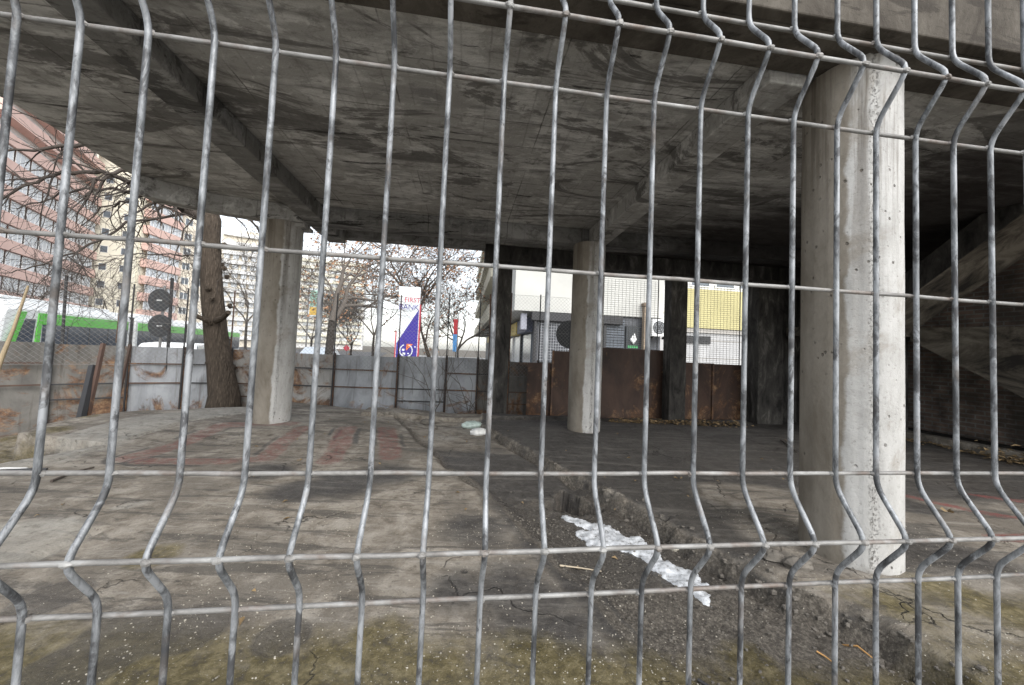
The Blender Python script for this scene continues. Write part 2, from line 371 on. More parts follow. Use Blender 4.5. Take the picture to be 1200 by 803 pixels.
# ------------------------------------------------------------------ the ground and the floor of the shell
MB().box((-600, -300, -1.2), (600, 900, -.86)).build('ground', M_EARTH)
tag(bpy.data.objects['ground'], kind='structure')
st = MB(); st.prism([(-90, 5.4), (-14, 11.5), (-12.5, 30), (-40, 120), (-140, 120), (-140, 8)], -.86, -.80)
tag(st.build('road', M_ASPH), kind='structure')
pv = MB(); pv.prism([(-11.3, 12.4), (-5, 14.5), (2.5, 14), (14, 15.5), (14, 20), (2.5, 17), (-3, 70), (-20, 70), (-11, 30)], -.86, -.12)
tag(pv.build('pavement', M_PAVE), kind='structure')

tag(MB().prism([(-14, -14), (22, -14), (22, .36), (-9.6, .36), (-14, -2)], -.5, -.03).build('added_bounce_paving', M_PAVE), kind='structure')  # unseen pale paving added behind the camera to bounce light onto the ceiling
gx0, gx1, gy0, gy1, gs = -9.6, 10.4, .35, 8.62, .022
xs = np.arange(gx0, gx1, gs); ys = np.arange(gy0, gy1, gs)
GX, GY = np.meshgrid(xs, ys)
S_ = GX*CY + GY*SY; T_ = -GX*SY + GY*CY
n1 = fbm(GX*1.3, GY*1.3); n2 = fbm(GX*7+40, GY*7+9, 4); n3 = fbm(GX*22+4, GY*22+77, 3)
wob = (fbm(GX*3+11, GY*3+5, 4)-.5)
GLn = [ground(*p) for p in ((465, 494), (520, 541), (600, 602), (680, 681), (760, 757), (806, 803), (860, 860))]
GRn = [ground(*p) for p in ((560, 499), (640, 546), (730, 592), (830, 651), (920, 702), (1030, 747), (1122, 803), (1260, 870))]
gutter_poly = GLn + GRn[::-1]
dl = seg_dist(GX+wob*.10, GY+wob*.10, GLn); dr = seg_dist(GX+wob*.10, GY-wob*.06, GRn)
ing = in_poly(GX+wob*.10, GY+wob*.06, gutter_poly)
Z = (n1-.5)*.02 + (n2-.5)*.006 + (n3-.5)*.004
gin = ing*np.minimum(sstep(0, .12, dl), sstep(0, .05, dr))
Z -= gin*(.02+(.03+.03*n2)*sstep(4.8, 3.4, GY)); Z += ing*(n3-.45)*.035*sstep(0.02, .2, dl)*sstep(4.6, 3.2, GY)
# the slab to the right of the strip stands a little proud, with a crumbled edge
side = (GX-np.interp(GY, [p.y for p in GRn[::-1]], [p.x for p in GRn[::-1]]))
Z += sstep(-.01, .03, side+wob*.10)*.07*(GY < 7.2)
Z -= np.exp(-(dr/.06)**2)*.07*sstep(.35, .6, n2+.1)
Z -= np.exp(-(dl/.035)**2)*.022
# cracks
def crack(pts, w, d):
    global Z
    q = seg_dist(GX+wob*.09, GY+wob*.09, [ground(*p) for p in pts]); Z = Z-np.exp(-(q/w)**2)*d
    return q
crack(((20, 551), (41, 545), (120, 524), (207, 502), (300, 488), (330, 486)), .03, .035)
crack(((0, 672), (60, 646), (110, 622)), .03, .03)
crack(((440, 480), (470, 497), (520, 540), (575, 590)), .025, .03)
crack(((400, 640), (620, 640), (900, 655)), .012, .006)
crack(((330, 492), (410, 489)), .012, .012)
# raised platform at the back left, the low ground left of the slab
floor_edge = [(-3.6, 0), ground(-160, 582), ground(-80, 562), ground(0, 543), ground(60, 533), ground(122, 521)]
outer = [ground(52, 510, .02), ground(20, 508, .02), ground(49, 500, .03), ground(136, 485, .05), ground(211, 481, .07), ground(294, 477, .08)]
pit = in_poly(GX+wob*.06, GY+wob*.06, [(-12, -1)] + floor_edge + outer + [(-4.6, 7.85), L2W(-1.6, 7.55), L2W(9.6, 7.98), (10.5, 9.6), (-12, 9.6)])
Z += .09*sstep(4.4, 5.9, GY)*sstep(-.9, -2.4, GX)
pm = ~pit & (seg_dist(GX, GY, [ground(41, 545), ground(207, 502), ground(300, 488)]) < .9) & (GX < np.interp(GY, [p.y for p in (ground(41, 545), ground(207, 502), ground(300, 488))], [p.x for p in (ground(41, 545), ground(207, 502), ground(300, 488))]))
Zpit = -.40+(n2-.5)*.1+(n1-.5)*.1
Z = np.where(pit, Zpit, Z)
# drain hole
hole = [ground(*p) for p in ((640, 588), (658, 568), (710, 590), (680, 596))]
hm = in_poly(GX, GY, hole); Z = np.where(hm, -.3, Z)
# low kerb along the back
kb = (T_ > 6.95+wob*.1) & (T_ < 7.5) & (S_ > -1.75) & (S_ < 2.6) & ~pit
Z = np.where(kb, Z+.06+.02*n2, Z)
# masks
def blob_mask(pts, soft, z=0):
    m = np.zeros(GX.shape)
    for x, y, r in pts:
        c = ground(x, y, z); m = np.maximum(m, 1-sstep(r*(1-soft), r, np.hypot(GX-c.x, GY-c.y)))
    return m
soot_shade = sstep(.3, 1.5, side)*sstep(3.2, 4.4, GY)*1.0
soot_shade = np.maximum(soot_shade, .75*sstep(.0, .25, side)*sstep(3.2, 4.0, GY)*(1-sstep(.5, 1.6, side)))
soot_shade = np.maximum(soot_shade, ing*.78*sstep(5.6, 4.2, GY+1.0*(n1-.5))*sstep(1.5, 2.3, GY+.6*(n1-.5)))
soot_shade = np.maximum(soot_shade, .62*sstep(.0, .1, side)*sstep(2.6, 1.6, side)*sstep(2.1, 2.6, GY)); soot_shade = np.maximum(soot_shade, .62*np.exp(-((dl-.02)/.16)**2)*sstep(4.2, 3.0, GY))
soot_shade = np.maximum(soot_shade, .55*blob_mask(((700, 650, .6), (560, 620, .5), (540, 690, .35), (640, 730, .55), (600, 690, .5)), .8))
soot_shade = np.maximum(soot_shade, .6*blob_mask(((310, 552, .5), (400, 566, .7), (450, 556, .6), (350, 575, .5)), .8))
soot_shade = np.maximum(soot_shade, .75*blob_mask(((1120, 560, .6), (1190, 575, .6), (1060, 600, .35)), .7))
soot_shade = np.maximum(soot_shade, .95*np.exp(-((dr-.0)/.045)**2)*sstep(.3, .5, n2))  # shade in the groove along the slab edge, painted into this mask
br = blob_mask(((900, 600, .75), (860, 590, .5), (930, 640, .5)), .6); soot_shade *= 1-.9*br; soot_shade = np.maximum(soot_shade, hm*1.6)  # the drain hole's inner shade is painted in here as well
red = np.zeros(GX.shape)
def stroke(pts, w):
    global red, soot_shade
    d = seg_dist(GX+wob*.06, GY+wob*.06, [ground(*p) for p in pts])
    red = np.maximum(red, 1-sstep(w*.7, w, d)); soot_shade = np.maximum(soot_shade, .5*np.exp(-((d-w*1.2)/(.25*w))**2)*sstep(.42, .58, n1+.15*(n2-.5)))
stroke(((150, 538), (215, 520), (262, 504), (340, 503)), .16)
stroke(((165, 541), (260, 541), (310, 538), (333, 520), (352, 508)), .13)
stroke(((405, 509), (398, 525), (385, 540)), .15); stroke(((410, 508), (392, 538)), .1)
stroke(((452, 508), (457, 535)), .16)
stroke(((1055, 588), (1100, 598), (1160, 612), (1230, 622)), .07)
stroke(((1145, 590), (1180, 594), (1230, 600)), .06); stroke(((1165, 640), (1230, 640)), .07)
red *= np.where(GX < 0, .62, 1)
moss = np.maximum(sstep(2.2, 1.55, GY)*.95, pit*.75); moss = np.maximum(moss, .7*sstep(2.6, 2.1, GY)*sstep(0, .2, side))
moss = np.maximum(moss, .8*blob_mask(((60, 505, .45), (100, 492, .4), (170, 484, .4)), .8, .03))
moss = np.maximum(moss, .9*blob_mask(((1120, 715, .45), (1040, 720, .25), (1190, 740, .4), (880, 760, .3), (180, 650, .3), (440, 770, .5), (240, 780, .4), (620, 790, .5)), .8))
pale = .8*blob_mask(((20, 640, .42), (-40, 640, .5), (60, 618, .22)), .5) + .7*blob_mask(((60, 538, .3), (110, 525, .3), (10, 546, .3)), .5)
pale = np.maximum(pale, pm*.75); pale = np.maximum(pale, .8*blob_mask(((140, 595, .06), (152, 593, .07), (166, 590, .06)), .3))
pale = np.maximum(pale, .55*blob_mask(((560, 500, .5), (600, 498, .5), (330, 500, .7), (520, 512, .3)), .7))
pale = np.maximum(pale, .8*blob_mask(((745, 610, .14), (830, 670, .18), (790, 640, .12), (870, 690, .15)), .6)); pale *= (.4+.9*n2)
wet = .95*blob_mask(((150, 745, .34), (90, 780, .3), (220, 735, .28), (60, 700, .25), (330, 745, .2)), .7) + .7*ing*sstep(4.2, 3.2, GY)*sstep(1.9, 2.5, GY)
grav = np.maximum(ing*.95*sstep(.0, .15, dl)*sstep(4.6, 3.2, GY+1.2*(n1-.5)), .8*np.exp(-(dl/.12)**2)); grav = np.maximum(grav, .8*np.exp(-(dr/.12)**2)); grav = np.maximum(grav, pit*.6)
grav = np.maximum(grav, .5*sstep(1.8, 1.4, GY))
nv = GX.size; ny, nx = GX.shape
co = np.stack([GX.ravel(), GY.ravel(), Z.ravel()], 1).astype(np.float32)
idx = np.arange(nv).reshape(ny, nx)
q = np.stack([idx[:-1, :-1], idx[:-1, 1:], idx[1:, 1:], idx[1:, :-1]], -1).reshape(-1, 4)
me = bpy.data.meshes.new('floor'); me.vertices.add(nv); me.vertices.foreach_set('co', co.ravel())
me.loops.add(q.size); me.loops.foreach_set('vertex_index', q.ravel().astype(np.int32))
me.polygons.add(len(q)); me.polygons.foreach_set('loop_start', (np.arange(len(q))*4).astype(np.int32))
me.polygons.foreach_set('use_smooth', np.ones(len(q), bool)); me.update(calc_edges=True)
for nm, chans in (('mask_a', (soot_shade, red, moss)), ('mask_b', (grav, wet, pale))):
    a = me.attributes.new(nm, 'FLOAT_COLOR', 'POINT')
    d = np.ones((nv, 4), np.float32)
    for i, c in enumerate(chans): d[:, i] = np.clip(c, 0, 1).ravel()
    a.data.foreach_set('color', d.ravel())
fl = bpy.data.objects.new('floor', me); COL.objects.link(fl); me.materials.append(M_FLOOR); tag(fl, kind='structure')
def fz(x, y):
    i = min(max(int(round((x-gx0)/gs)), 0), nx-1); j = min(max(int(round((y-gy0)/gs)), 0), ny-1); return float(Z[j, i])

# ------------------------------------------------------------------ the unfinished concrete building (local frame s, t, z)
ZB, ZS = 3.25, 3.52
B = empty('concrete_building', (0, 0, 0), YAW, label='unfinished grey concrete building shell, an open ground floor on round columns behind the wire fence', cat='building')
def rough_slab(poly, z0, z1, name, mat):
    return MB().prism(poly, z0, z1).build(name, mat, B)
slab = [(-4.25, 1.9), (-4.36, 3.0), (-4.40, 4.2), (-4.50, 5.0), (-4.57, 5.62), (-4.50, 5.85), (-4.2, 6.0), (-3.8, 6.2), (-3.2, 6.40), (-2.6, 6.46), (-2.58, 7.5), (.4, 7.55), (11, 7.85), (11, 1.9)]
rough_slab(slab, ZS, ZS+.2, 'ceiling', M_CEIL)
def beam(s0, s1, t0, t1, zb, mat=M_BEAM, z1=None):
    o = MB().box((s0, t0, zb), (s1, t1, z1 if z1 else ZS-.002)).build('beam', mat, B, .012); return o
def depth_beam(s0, s1, t1, mat):
    m = MB(); m.extr([(s0, 2.29, ZB+.09), (s0, t1, ZB), (s0, t1, ZS-.002), (s0, 2.29, ZS-.002)], (s1-s0, 0, 0)); return m.build('beam', mat, B, .012)
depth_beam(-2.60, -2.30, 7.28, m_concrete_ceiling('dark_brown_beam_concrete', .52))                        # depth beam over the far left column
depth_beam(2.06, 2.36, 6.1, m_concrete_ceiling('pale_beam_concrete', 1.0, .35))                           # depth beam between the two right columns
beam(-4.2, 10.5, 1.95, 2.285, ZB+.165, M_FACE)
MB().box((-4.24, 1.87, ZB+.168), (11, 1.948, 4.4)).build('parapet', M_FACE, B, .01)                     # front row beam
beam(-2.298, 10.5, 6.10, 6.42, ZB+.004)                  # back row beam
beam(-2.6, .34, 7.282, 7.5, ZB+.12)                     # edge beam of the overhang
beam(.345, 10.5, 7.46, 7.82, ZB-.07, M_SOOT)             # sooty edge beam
bm = MB(); bm.extr([(-4.45, 5.52, ZB), (-3.8, 5.98, ZB), (-3.2, 6.12, ZB), (-2.602, 6.13, ZB), (-2.602, 6.44, ZB), (-3.2, 6.38, ZB), (-3.8, 6.17, ZB), (-4.2, 5.97, ZB), (-4.48, 5.82, ZB)], (0, 0, ZS-.003-ZB))
bm.build('beam', M_CEIL, B, .01)
MB().box((-2.95, 6.2, ZB-.06), (-2.6, 6.55, ZB-.002)).build('column_head', M_CEIL, B, .01)
def column(s, t, r, z0, z1, mat=M_COLUMN, n=18, ph=.0):
    """cast in a sheet mould: faceted round section, vertical mould seams, a slightly chipped foot"""
    m = MB(); zs = [z0, z0+.02, z0+.12, z0+.5] + [z0+.5+(z1-z0-.5)*k/8 for k in range(1, 9)]
    rg = random.Random(int(s*100)); vs = []; N = n*3
    for z in zs:
        for k in range(N):
            a = 2*pi*k/N+ph; seam = .010 if k % 18 == 0 else 0
            fac = cos(pi/n)/cos(((a-ph) % (2*pi/n))-pi/n) if n < 20 else 1
            rr = r*fac+seam+rg.uniform(-.002, .002)-(rg.uniform(0, .02) if z < z0+.1 else 0)
            vs.append((rr*cos(a), rr*sin(a), z))
    fs = [(i*N+k, i*N+(k+1) % N, (i+1)*N+(k+1) % N, (i+1)*N+k) for i in range(len(zs)-1) for k in range(N)]
    m.add(vs, fs, True); m.add([v for v in vs[-N:]], [tuple(range(N))])
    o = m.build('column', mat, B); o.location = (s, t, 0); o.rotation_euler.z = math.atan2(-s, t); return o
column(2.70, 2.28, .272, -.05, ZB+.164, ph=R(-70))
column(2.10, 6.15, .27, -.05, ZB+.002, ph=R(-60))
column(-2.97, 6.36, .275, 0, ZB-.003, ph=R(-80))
def post(s, t, w, d, mat, z0=-.05, z1=ZB):
    MB().box((s-w/2, t-d/2, z0), (s+w/2, t+d/2, z1)).build('pillar', mat, B, .015)
post(.76, 7.64, .34, .30, M_SOOT, z1=ZB-.072); post(4.63, 7.64, .38, .3, M_SOOT, z1=ZB-.072); post(6.72, 7.5, .62, .34, M_SOOT, z1=ZB-.072)
# broken masonry beside the last pillar, right and back walls, staircase
w = MB(); w.box((7.035, 7.66, -.1), (7.15, 7.72, ZB-.08)); w.box((7.15, 7.662, -.1), (7.28, 7.718, 2.2)); w.box((7.15, 7.662, 2.92), (7.28, 7.718, ZB-.08)); w.box((7.28, 7.66, -.1), (7.7, 7.72, ZB-.08))
w.build('broken_wall', M_SOOT, B, .02)
MB().box((7.705, 7.5, -.1), (11, 7.8, ZB-.075)).build('back_wall', M_SOOT, B)
MB().box((9.3, .8, -.1), (9.6, 7.5, ZS-.004)).build('brick_wall', M_BRICK, B)
MB().box((8.05, 1.2, -.1), (8.3, 7.49, .2)).build('kerb', M_FLOOR, B, .02)
MB().box((8.302, 1.2, -.1), (9.298, 7.485, .12)).build('kerb', M_SOOT, B)
k_st = NT('stained_stair_concrete'); f_ = k_st.noise(2.5, 7, .7, k_st.mapv((1, .6, 1)), .6)
M_STAIR = k_st.out(k_st.ramp(f_, [(.38, (.02, .017, .014)), (.5, (.095, .081, .063)), (.64, (.20, .178, .145))]), .9, f_, .5, .02)
def flight(s0, s1, a, b, th, steps, rise_up):
    """a, b = (t, z) ends of the soffit; stepped top"""
    (ta, za), (tb, zb_) = a, b; poly = [(ta, za), (tb, zb_)]; n = steps
    top = []
    for i in range(n):
        t0 = ta+(tb-ta)*i/n; t1 = ta+(tb-ta)*(i+1)/n; z1 = za+(zb_-za)*((i+1)/n if rise_up else i/n)+th
        top += [(t0, z1), (t1, z1)]
    poly += top[::-1]
    m = MB(); m.extr([(s0, p[0], p[1]) for p in poly], (s1-s0, 0, 0)); return m.build('stair_flight', M_STAIR, B)
flight(6.95, 8.0, (5.75, 1.95), (3.75, 3.45), .16, 9, True)
flight(8.12, 9.2, (5.75, 1.92), (2.9, .12), .16, 11, False)
MB().extr([(6.93, 5.85, 1.82), (6.93, 3.75, 3.36), (6.93, 3.3, 3.5), (6.93, 4.1, 3.5), (6.93, 5.85, 2.25)], (.018, 0, 0)).build('stringer', M_SOOT, B)
MB().extr([(8.095, 5.75, 1.86), (8.095, 2.9, .06), (8.095, 2.9, 1.95), (8.095, 5.75, 2.1)], (.02, 0, 0)).build('stringer', M_STAIR, B)
MB().box((6.95, 5.752, 1.93), (9.2, 7.2, 2.12)).build('stair_landing', M_STAIR, B, .01)
MB().box((8.02, 5.9, .2), (8.25, 6.15, 1.928)).build('pillar', M_SOOT, B, .01)

# ------------------------------------------------------------------ the near welded wire fence
F = empty('wire_fence', (0, 0, 0), YAW, label='galvanised welded wire mesh fence with V-shaped folds right in front of the viewer', cat='fence')
T0 = .384; RV, RH = .0028, .0024
def fence_s(x, y):
    d = rt*(x-600) - up*(y-393) + fwd*433
    k = T0/(-d.x*SY + d.y*CY); return (d.x*CY+d.y*SY)*k
row1 = [(-6, 265), (71, 271), (153, 277), (233, 282.5), (306.5, 289.5), (379, 295.5), (449, 302), (515.6, 308), (581, 313.5), (643, 319.5), (704, 324.5), (761, 327), (817, 332), (873.4, 337), (928, 339), (980, 343.5), (1026.6, 347), (1073.7, 350.5), (1119, 354), (1163, 357.5)]
ss = [fence_s(*p) for p in row1]
gap = (ss[-1]-ss[1])/(len(ss)-2)
ss = [ss[0]-gap*k for k in range(20, 0, -1)] + ss + [ss[-1]+gap*k for k in range(1, 41)]
def arc(pts, n=4, cut=.014):
    out = [Vector(pts[0])]
    for a, b, c in zip(pts[:-2], pts[1:-1], pts[2:]):
        a, b, c = Vector(a), Vector(b), Vector(c); d0 = (a-b).normalized(); d1 = (c-b).normalized()
        for i in range(n+1):
            t = i/n; p = b+d0*cut; q_ = b+d1*cut; out.append(p*(1-t)**2+b*2*t*(1-t)+q_*t*t)
    return out+[Vector(pts[-1])]
AP = .034
rg = random.Random(5)
for s in ss:
    jx = rg.uniform(-.0008, .0008); t = T0
    pts = [(s+jx, t, -.1), (s, t, .5), (s, t, .52), (s+jx*.5, t-AP, .56), (s, t, .60), (s, t, .62), (s+jx, t, 1.112), (s+jx, t-AP, 1.160), (s, t, 1.210), (s, t, 1.648), (s-jx, t-AP, 1.697), (s-jx, t, 1.748), (s+jx, t, 2.25)]
    pts = [pts[0]] + [p for p in pts[1:-1] if True] + [pts[-1]]
    pts2 = [pts[0], (s, t, .5)] + [p for p in pts[3:4]] + [(s, t, .61)] + pts[6:]
    MB().tube(arc(pts2), RV, 10).build('vertical_wire', M_ZINC, F)
s0, s1 = ss[0]-.02, ss[-1]+.02
for z, ap in ((.09, 0), (.29, 0), (.48, 0), (.56, 1), (.64, 0), (.86, 0), (1.097, 0), (1.161, 1), (1.223, 0), (1.4395, 0), (1.6405, 0), (1.694, 1), (1.755, 0), (1.95, 0), (2.15, 0)):
    t = T0 - AP*ap + RV + RH - .0012
    m = MB(); pts = []; k = 60
    for i in range(k+1): pts.append((s0+(s1-s0)*i/k, t, z+rg.uniform(-.0007, .0007)))
    m.tube(pts, RH, 8)
    for s in ss: m.blob((s+rg.uniform(-.001, .001), t-.0022, z), .0036, 6, 4, .2, (1.3, .8, .9))
    m.build('horizontal_wire', M_ZINCH, F)

# ------------------------------------------------------------------ sheet-metal fence along the back
MF = empty('metal_fence', (-4, 8.1, 0), 0, label='patched grey sheet metal fence along the back and left edge of the slab', cat='fence')
MF.location = (0, 0, 0)
fl_pts = [(-10.2, 3.3), (-9.3, 4.7), (-8.75, 5.7), (-8.1, 6.55), (-7.4, 7.2), (-6.7, 7.62), (-5.95, 7.92), (-4.85, 8.05), (-3.85, 8.12), (-2.5, 8.25), (-1.45, 8.38), (-.75, 8.44), (-.05, 8.5), (.62, 8.58), (1.32, 8.66)]
fmats = [M_SHEETD, M_SHEETD, M_SHEETD, M_SHEETD, M_SHEET, M_SHEET, M_SHEETR, M_SHEETR, M_SHEET, M_SHEET, M_SHEET, M_SHEETD, M_SHEETD, M_SHEETD]
fz0 = -.5
def panel(a, b, z0, z1, mat, parent, lean=0, name='panel', ribs=0, th=.012, rail=True):
    a = Vector((a[0], a[1], 0)); b = Vector((b[0], b[1], 0)); d = (b-a); ln = d.length; d.normalize(); nrm = Vector((-d.y, d.x, 0))
    M = Matrix(((d.x, nrm.x, 0, a.x), (d.y, nrm.y, 0, a.y), (0, 0, 1, 0), (0, 0, 0, 1)))
    rg = random.Random(int(a.x*97+b.y*31)); nx_, nz_ = 14, 8; m = MB(); vs = []
    dent = [(rg.uniform(0, ln), rg.uniform(z0, z1), rg.uniform(.15, .4), rg.uniform(-.03, .03)) for _ in range(4)]
    for side_ in (0, 1):
        for j in range(nz_+1):
            for i in range(nx_+1):
                x = ln*i/nx_*.992+.004*ln; z = z0+(z1-z0)*j/nz_
                y = sum(h*math.exp(-((x-dx)**2+(z-dz)**2)/(r*r)) for dx, dz, r, h in dent) + lean*(z-z0) + (.012*abs(sin(pi*ribs*i/nx_)) if ribs else 0)
                vs.append(M @ Vector((x, y+side_*th, z)))
    n1_ = (nx_+1)*(nz_+1); fs = []
    for j in range(nz_):
        for i in range(nx_):
            a_ = j*(nx_+1)+i; fs.append((a_, a_+1, a_+nx_+2, a_+nx_+1)); fs.append((n1_+a_, n1_+a_+nx_+1, n1_+a_+nx_+2, n1_+a_+1))
    m.add(vs, fs, True)
    for j in range(nz_):
        for i in (0, nx_):
            a_ = j*(nx_+1)+i; m.add([vs[a_], vs[a_+nx_+1], vs[n1_+a_+nx_+1], vs[n1_+a_]], [(0, 1, 2, 3)])
    for i in range(nx_):
        a_ = nz_*(nx_+1)+i; m.add([vs[a_], vs[a_+1], vs[n1_+a_+1], vs[n1_+a_]], [(0, 1, 2, 3)])
    o = m.build(name, mat, parent)
    return M, ln
rg = random.Random(11)
for i, (a, b) in enumerate(zip(fl_pts[:-1], fl_pts[1:])):
    z1 = 1.13+rg.uniform(-.025, .03)
    M, ln = panel(a, b, fz0, z1, fmats[i], MF, lean=.05 if i < 4 else rg.uniform(-.01, .01))
    for z in (.42, .80 if i % 3 else .15):
        MB().box((.01, -.045, z-.012), (ln-.01, -.018, z+.012), M).build('rail', M_DARK if i % 2 else M_RUSTPOST, MF)
    p_ = MB(); p_.box((-.025, -.055, fz0), (.025, -.02, z1+.04), M); p_.build('post', M_RUSTPOST if i % 3 else M_DARK, MF)
# leaning timber props against the old panels on the left
def sight(x, y, Y):
    d_ = rt*(x-600) - up*(y-393) + fwd*433; return Vector((0, 0, EYE)) + d_*(Y/d_.y)
for (a, b, r_) in ((sight(94, 494, 5.9), sight(109, 429, 6.3), .055), (sight(102, 492, 6.0), sight(121, 403, 6.45), .035), (sight(134, 488, 6.5), sight(153, 404, 6.7), .022)):
    MB().tube([a, b], r_, 4, True, False).build('brace', M_RUSTPOST if r_ < .04 else M_DARK, MF)

# chain-link fence fixed inside the sheet metal
CF = empty('chain_link_fence', label='tall thin chain-link fence with thin steel posts above the grey metal sheets', cat='fence')
tops = [1.75, 2.0, 2.15, 2.25, 2.3, 2.32, 2.35, 2.4, 2.42, 2.45, 2.55, 2.6, 2.65, 2.65, 2.65]
for i, (a, b) in enumerate(zip(fl_pts[:-1], fl_pts[1:])):
    a3 = Vector((*a, 0)); b3 = Vector((*b, 0)); d = b3-a3; ln = d.length; d.normalize(); nn = Vector((d.y, -d.x, 0))*.075
    m = MB(); zt0, zt1, zb0 = tops[i], tops[i+1], .78; P = .085
    c = -(3.0)
    def pt(x, z): return a3+d*x+nn+Vector((0, 0, z))
    while c < ln+3:
        for sg in (1, -1):
            # line x = c + sg*(z-zb0), clipped to the panel
            z_lo, z_hi = zb0, zt0
            x_lo = c if sg > 0 else c; 
            za, zb_ = zb0, min(zt0, zt1)
            xa, xb = (c, c+(zb_-za)) if sg > 0 else (c, c-(zb_-za))
            lo, hi = 0.0, 1.0
            if abs(xb-xa) > 1e-6:
                t0_, t1_ = (0-xa)/(xb-xa), (ln-xa)/(xb-xa); t0_, t1_ = min(t0_, t1_), max(t0_, t1_); lo, hi = max(lo, t0_), min(hi, t1_)
            if hi-lo > .02: m.bar(pt(xa+(xb-xa)*lo, za+(zb_-za)*lo), pt(xa+(xb-xa)*hi, za+(zb_-za)*hi), .0021, 3)
        c += P
    zt = min(zt0, zt1)
    for z in (zb0, zb0+(zt-zb0)*.55, zt): m.bar(pt(0, z), pt(ln, z), .003, 4)
    m.build('wire_mesh', M_WIREDK, CF)
    MB().bar(pt(0, -.4), pt(0, zt0+.04), .014, 6).build('post', M_DARK if i % 3 else M_RUSTPOST, CF)
for (x, y0, y1, r_, Y) in ((78, 323, 460, .022, 7.0), (145, 321, 402, .012, 7.3), (152, 335, 402, .014, 7.3), (202, 326, 470, .028, 7.5), (575, 345, 480, .02, 8.2)):
    p0 = cam.matrix_world.translation; da = (rt*(x-600)-up*(y0-393)+fwd*433); db = (rt*(x-(9 if x < 300 else 3)-600)-up*(y1-393)+fwd*433)
    MB().bar(p0+da*(Y/da.y), p0+db*(Y/db.y), r_, 6).build('post', M_DARK if r_ > .02 else M_RUSTPOST, CF)

# rust-brown fence under the building's back edge, and the welded mesh over it
RF = empty('rusty_fence', (0, 0, 0), YAW, label='rust-brown stepped sheet metal fence between the sooty pillars at the back', cat='fence')
for i, (a, b, z1) in enumerate(((1.95, 2.55, 1.4), (2.55, 3.02, 1.44), (3.02, 4.56, 1.52), (4.75, 5.0, 1.42), (5.0, 5.75, 1.27), (5.75, 6.5, 1.26))):
    panel((a, 7.92), (b, 7.92), -.4, z1, M_RUST, RF, ribs=0)
    MB().box((a-.02, 7.88, -.4), (a+.02, 7.915, z1+.01)).build('post', M_RUSTPOST, RF)
panel((1.42, 8.05), (1.93, 7.95), -.4, 1.12, M_RUST, RF)
WM = empty('welded_mesh_fence', (0, 0, 0), YAW, label='dark square welded mesh above the rust-brown sheet metal fence', cat='fence')
for (a, b) in ((2.40, 4.42), (4.80, 6.5)):
    m = MB(); n = int((b-a)/.085)
    for i in range(n+1): m.bar((a+(b-a)*i/n, 8.0, .9), (a+(b-a)*i/n, 8.0, 3.1), .0036, 3)
    n = int(2.2/.048)
    for i in range(n+1): m.bar((a, 8.004, .9+2.2*i/n), (b, 8.004, .9+2.2*i/n), .004, 3)
    m.build('wire_mesh', M_WIREDK, WM)
    for s in (a, b): MB().bar((s, 8.01, -.4), (s, 8.01, 3.15), .012, 6).build('post', M_DARK, WM)

# ------------------------------------------------------------------ buildings outside
STREET = -.80
def windows(parent, M, x0, x1, y, zs, n, w, h, glass=M_GLASS, frame=M_WHITE, proto=None, mull=1):
    """a row of framed windows on the local facade plane y (outside is -y)"""
    if proto is None:
        f = MB(); b = .06
        f.box((0, -.05, 0), (w, 0, b)); f.box((0, -.05, h-b), (w, 0, h)); f.box((0, -.05, b), (b, 0, h-b)); f.box((w-b, -.05, b), (w, 0, h-b))
        for k in range(mull): xx = w*(k+1)/(mull+1); f.box((xx-.035, -.045, b), (xx+.035, 0, h-b))
        fo = f.build('window', frame, parent); p = MB(); p.box((b, -.02, b), (w-b, -.004, h-b)); po = p.build('pane', glass, fo)
        proto = (fo, po); first = True
    else: first = False
    fo, po = proto
    for z in zs:
        for i in range(n):
            if first: a, g = fo, po; first = False
            else:
                a = fo.copy(); COL.objects.link(a); a.parent = parent; g = po.copy(); COL.objects.link(g); g.parent = a
            xx = x0+(x1-x0)*(i+.5)/n-w/2
            a.matrix_local = M @ Matrix.Translation((xx, y, z))
    return proto
def frame_m(a, b):
    """local facade frame: x along a->b, outside (-y) on the right-hand side"""
    d = Vector((b[0]-a[0], b[1]-a[1], 0)); ln = d.length; d.normalize(); n = Vector((-d.y, d.x, 0))
    return Matrix(((d.x, n.x, 0, a[0]), (d.y, n.y, 0, a[1]), (0, 0, 1, 0), (0, 0, 0, 1))), ln
A = empty('apartment_block', (0, 0, 0), 0, label='tall apartment block with terracotta pink balcony bands and cream walls, behind the tram', cat='building')
FH = 2.8; NF = 11
def wing(a, b, mat, depth=12):
    M, ln = frame_m(a, b); MB().box((0, 0, STREET-.05), (ln, depth, STREET+FH*NF+1.2), M).build('wall', mat, A); return M, ln
M, ln = wing((-54.5, 36.6), (-66.5, 57), M_PALE)
bands = MB()
for k in range(1, NF+1): bands.box((-.2, -1.2, STREET+FH*k-.45), (ln-.6, -.003, STREET+FH*k+.75), M)
bands.build('balcony', M_PINK, A)
wall_w = MB()
pr = windows(A, M, .2, ln-1, -.9, [STREET+FH*k+.78 for k in range(0, 8)], 8, 2.4, 1.5, M_GLASSB, M_WHITE, None, 2)
M, ln = wing((-66.4, 57.2), (-61.9, 60), M_CREAM)
windows(A, M, .3, ln-.3, 0, [STREET+FH*k+1.0 for k in range(0, 10)], 2, .9, 1.1, M_GLASS, M_PALE, None, 0)
M, ln = wing((-61.8, 60.2), (-62.8, 68), M_CREAM)
bands = MB()
for k in range(1, NF+1): bands.box((.3, -1.0, STREET+FH*k-.5), (ln-.2, -.003, STREET+FH*k+.85), M)
bands.build('balcony', M_PINK, A)
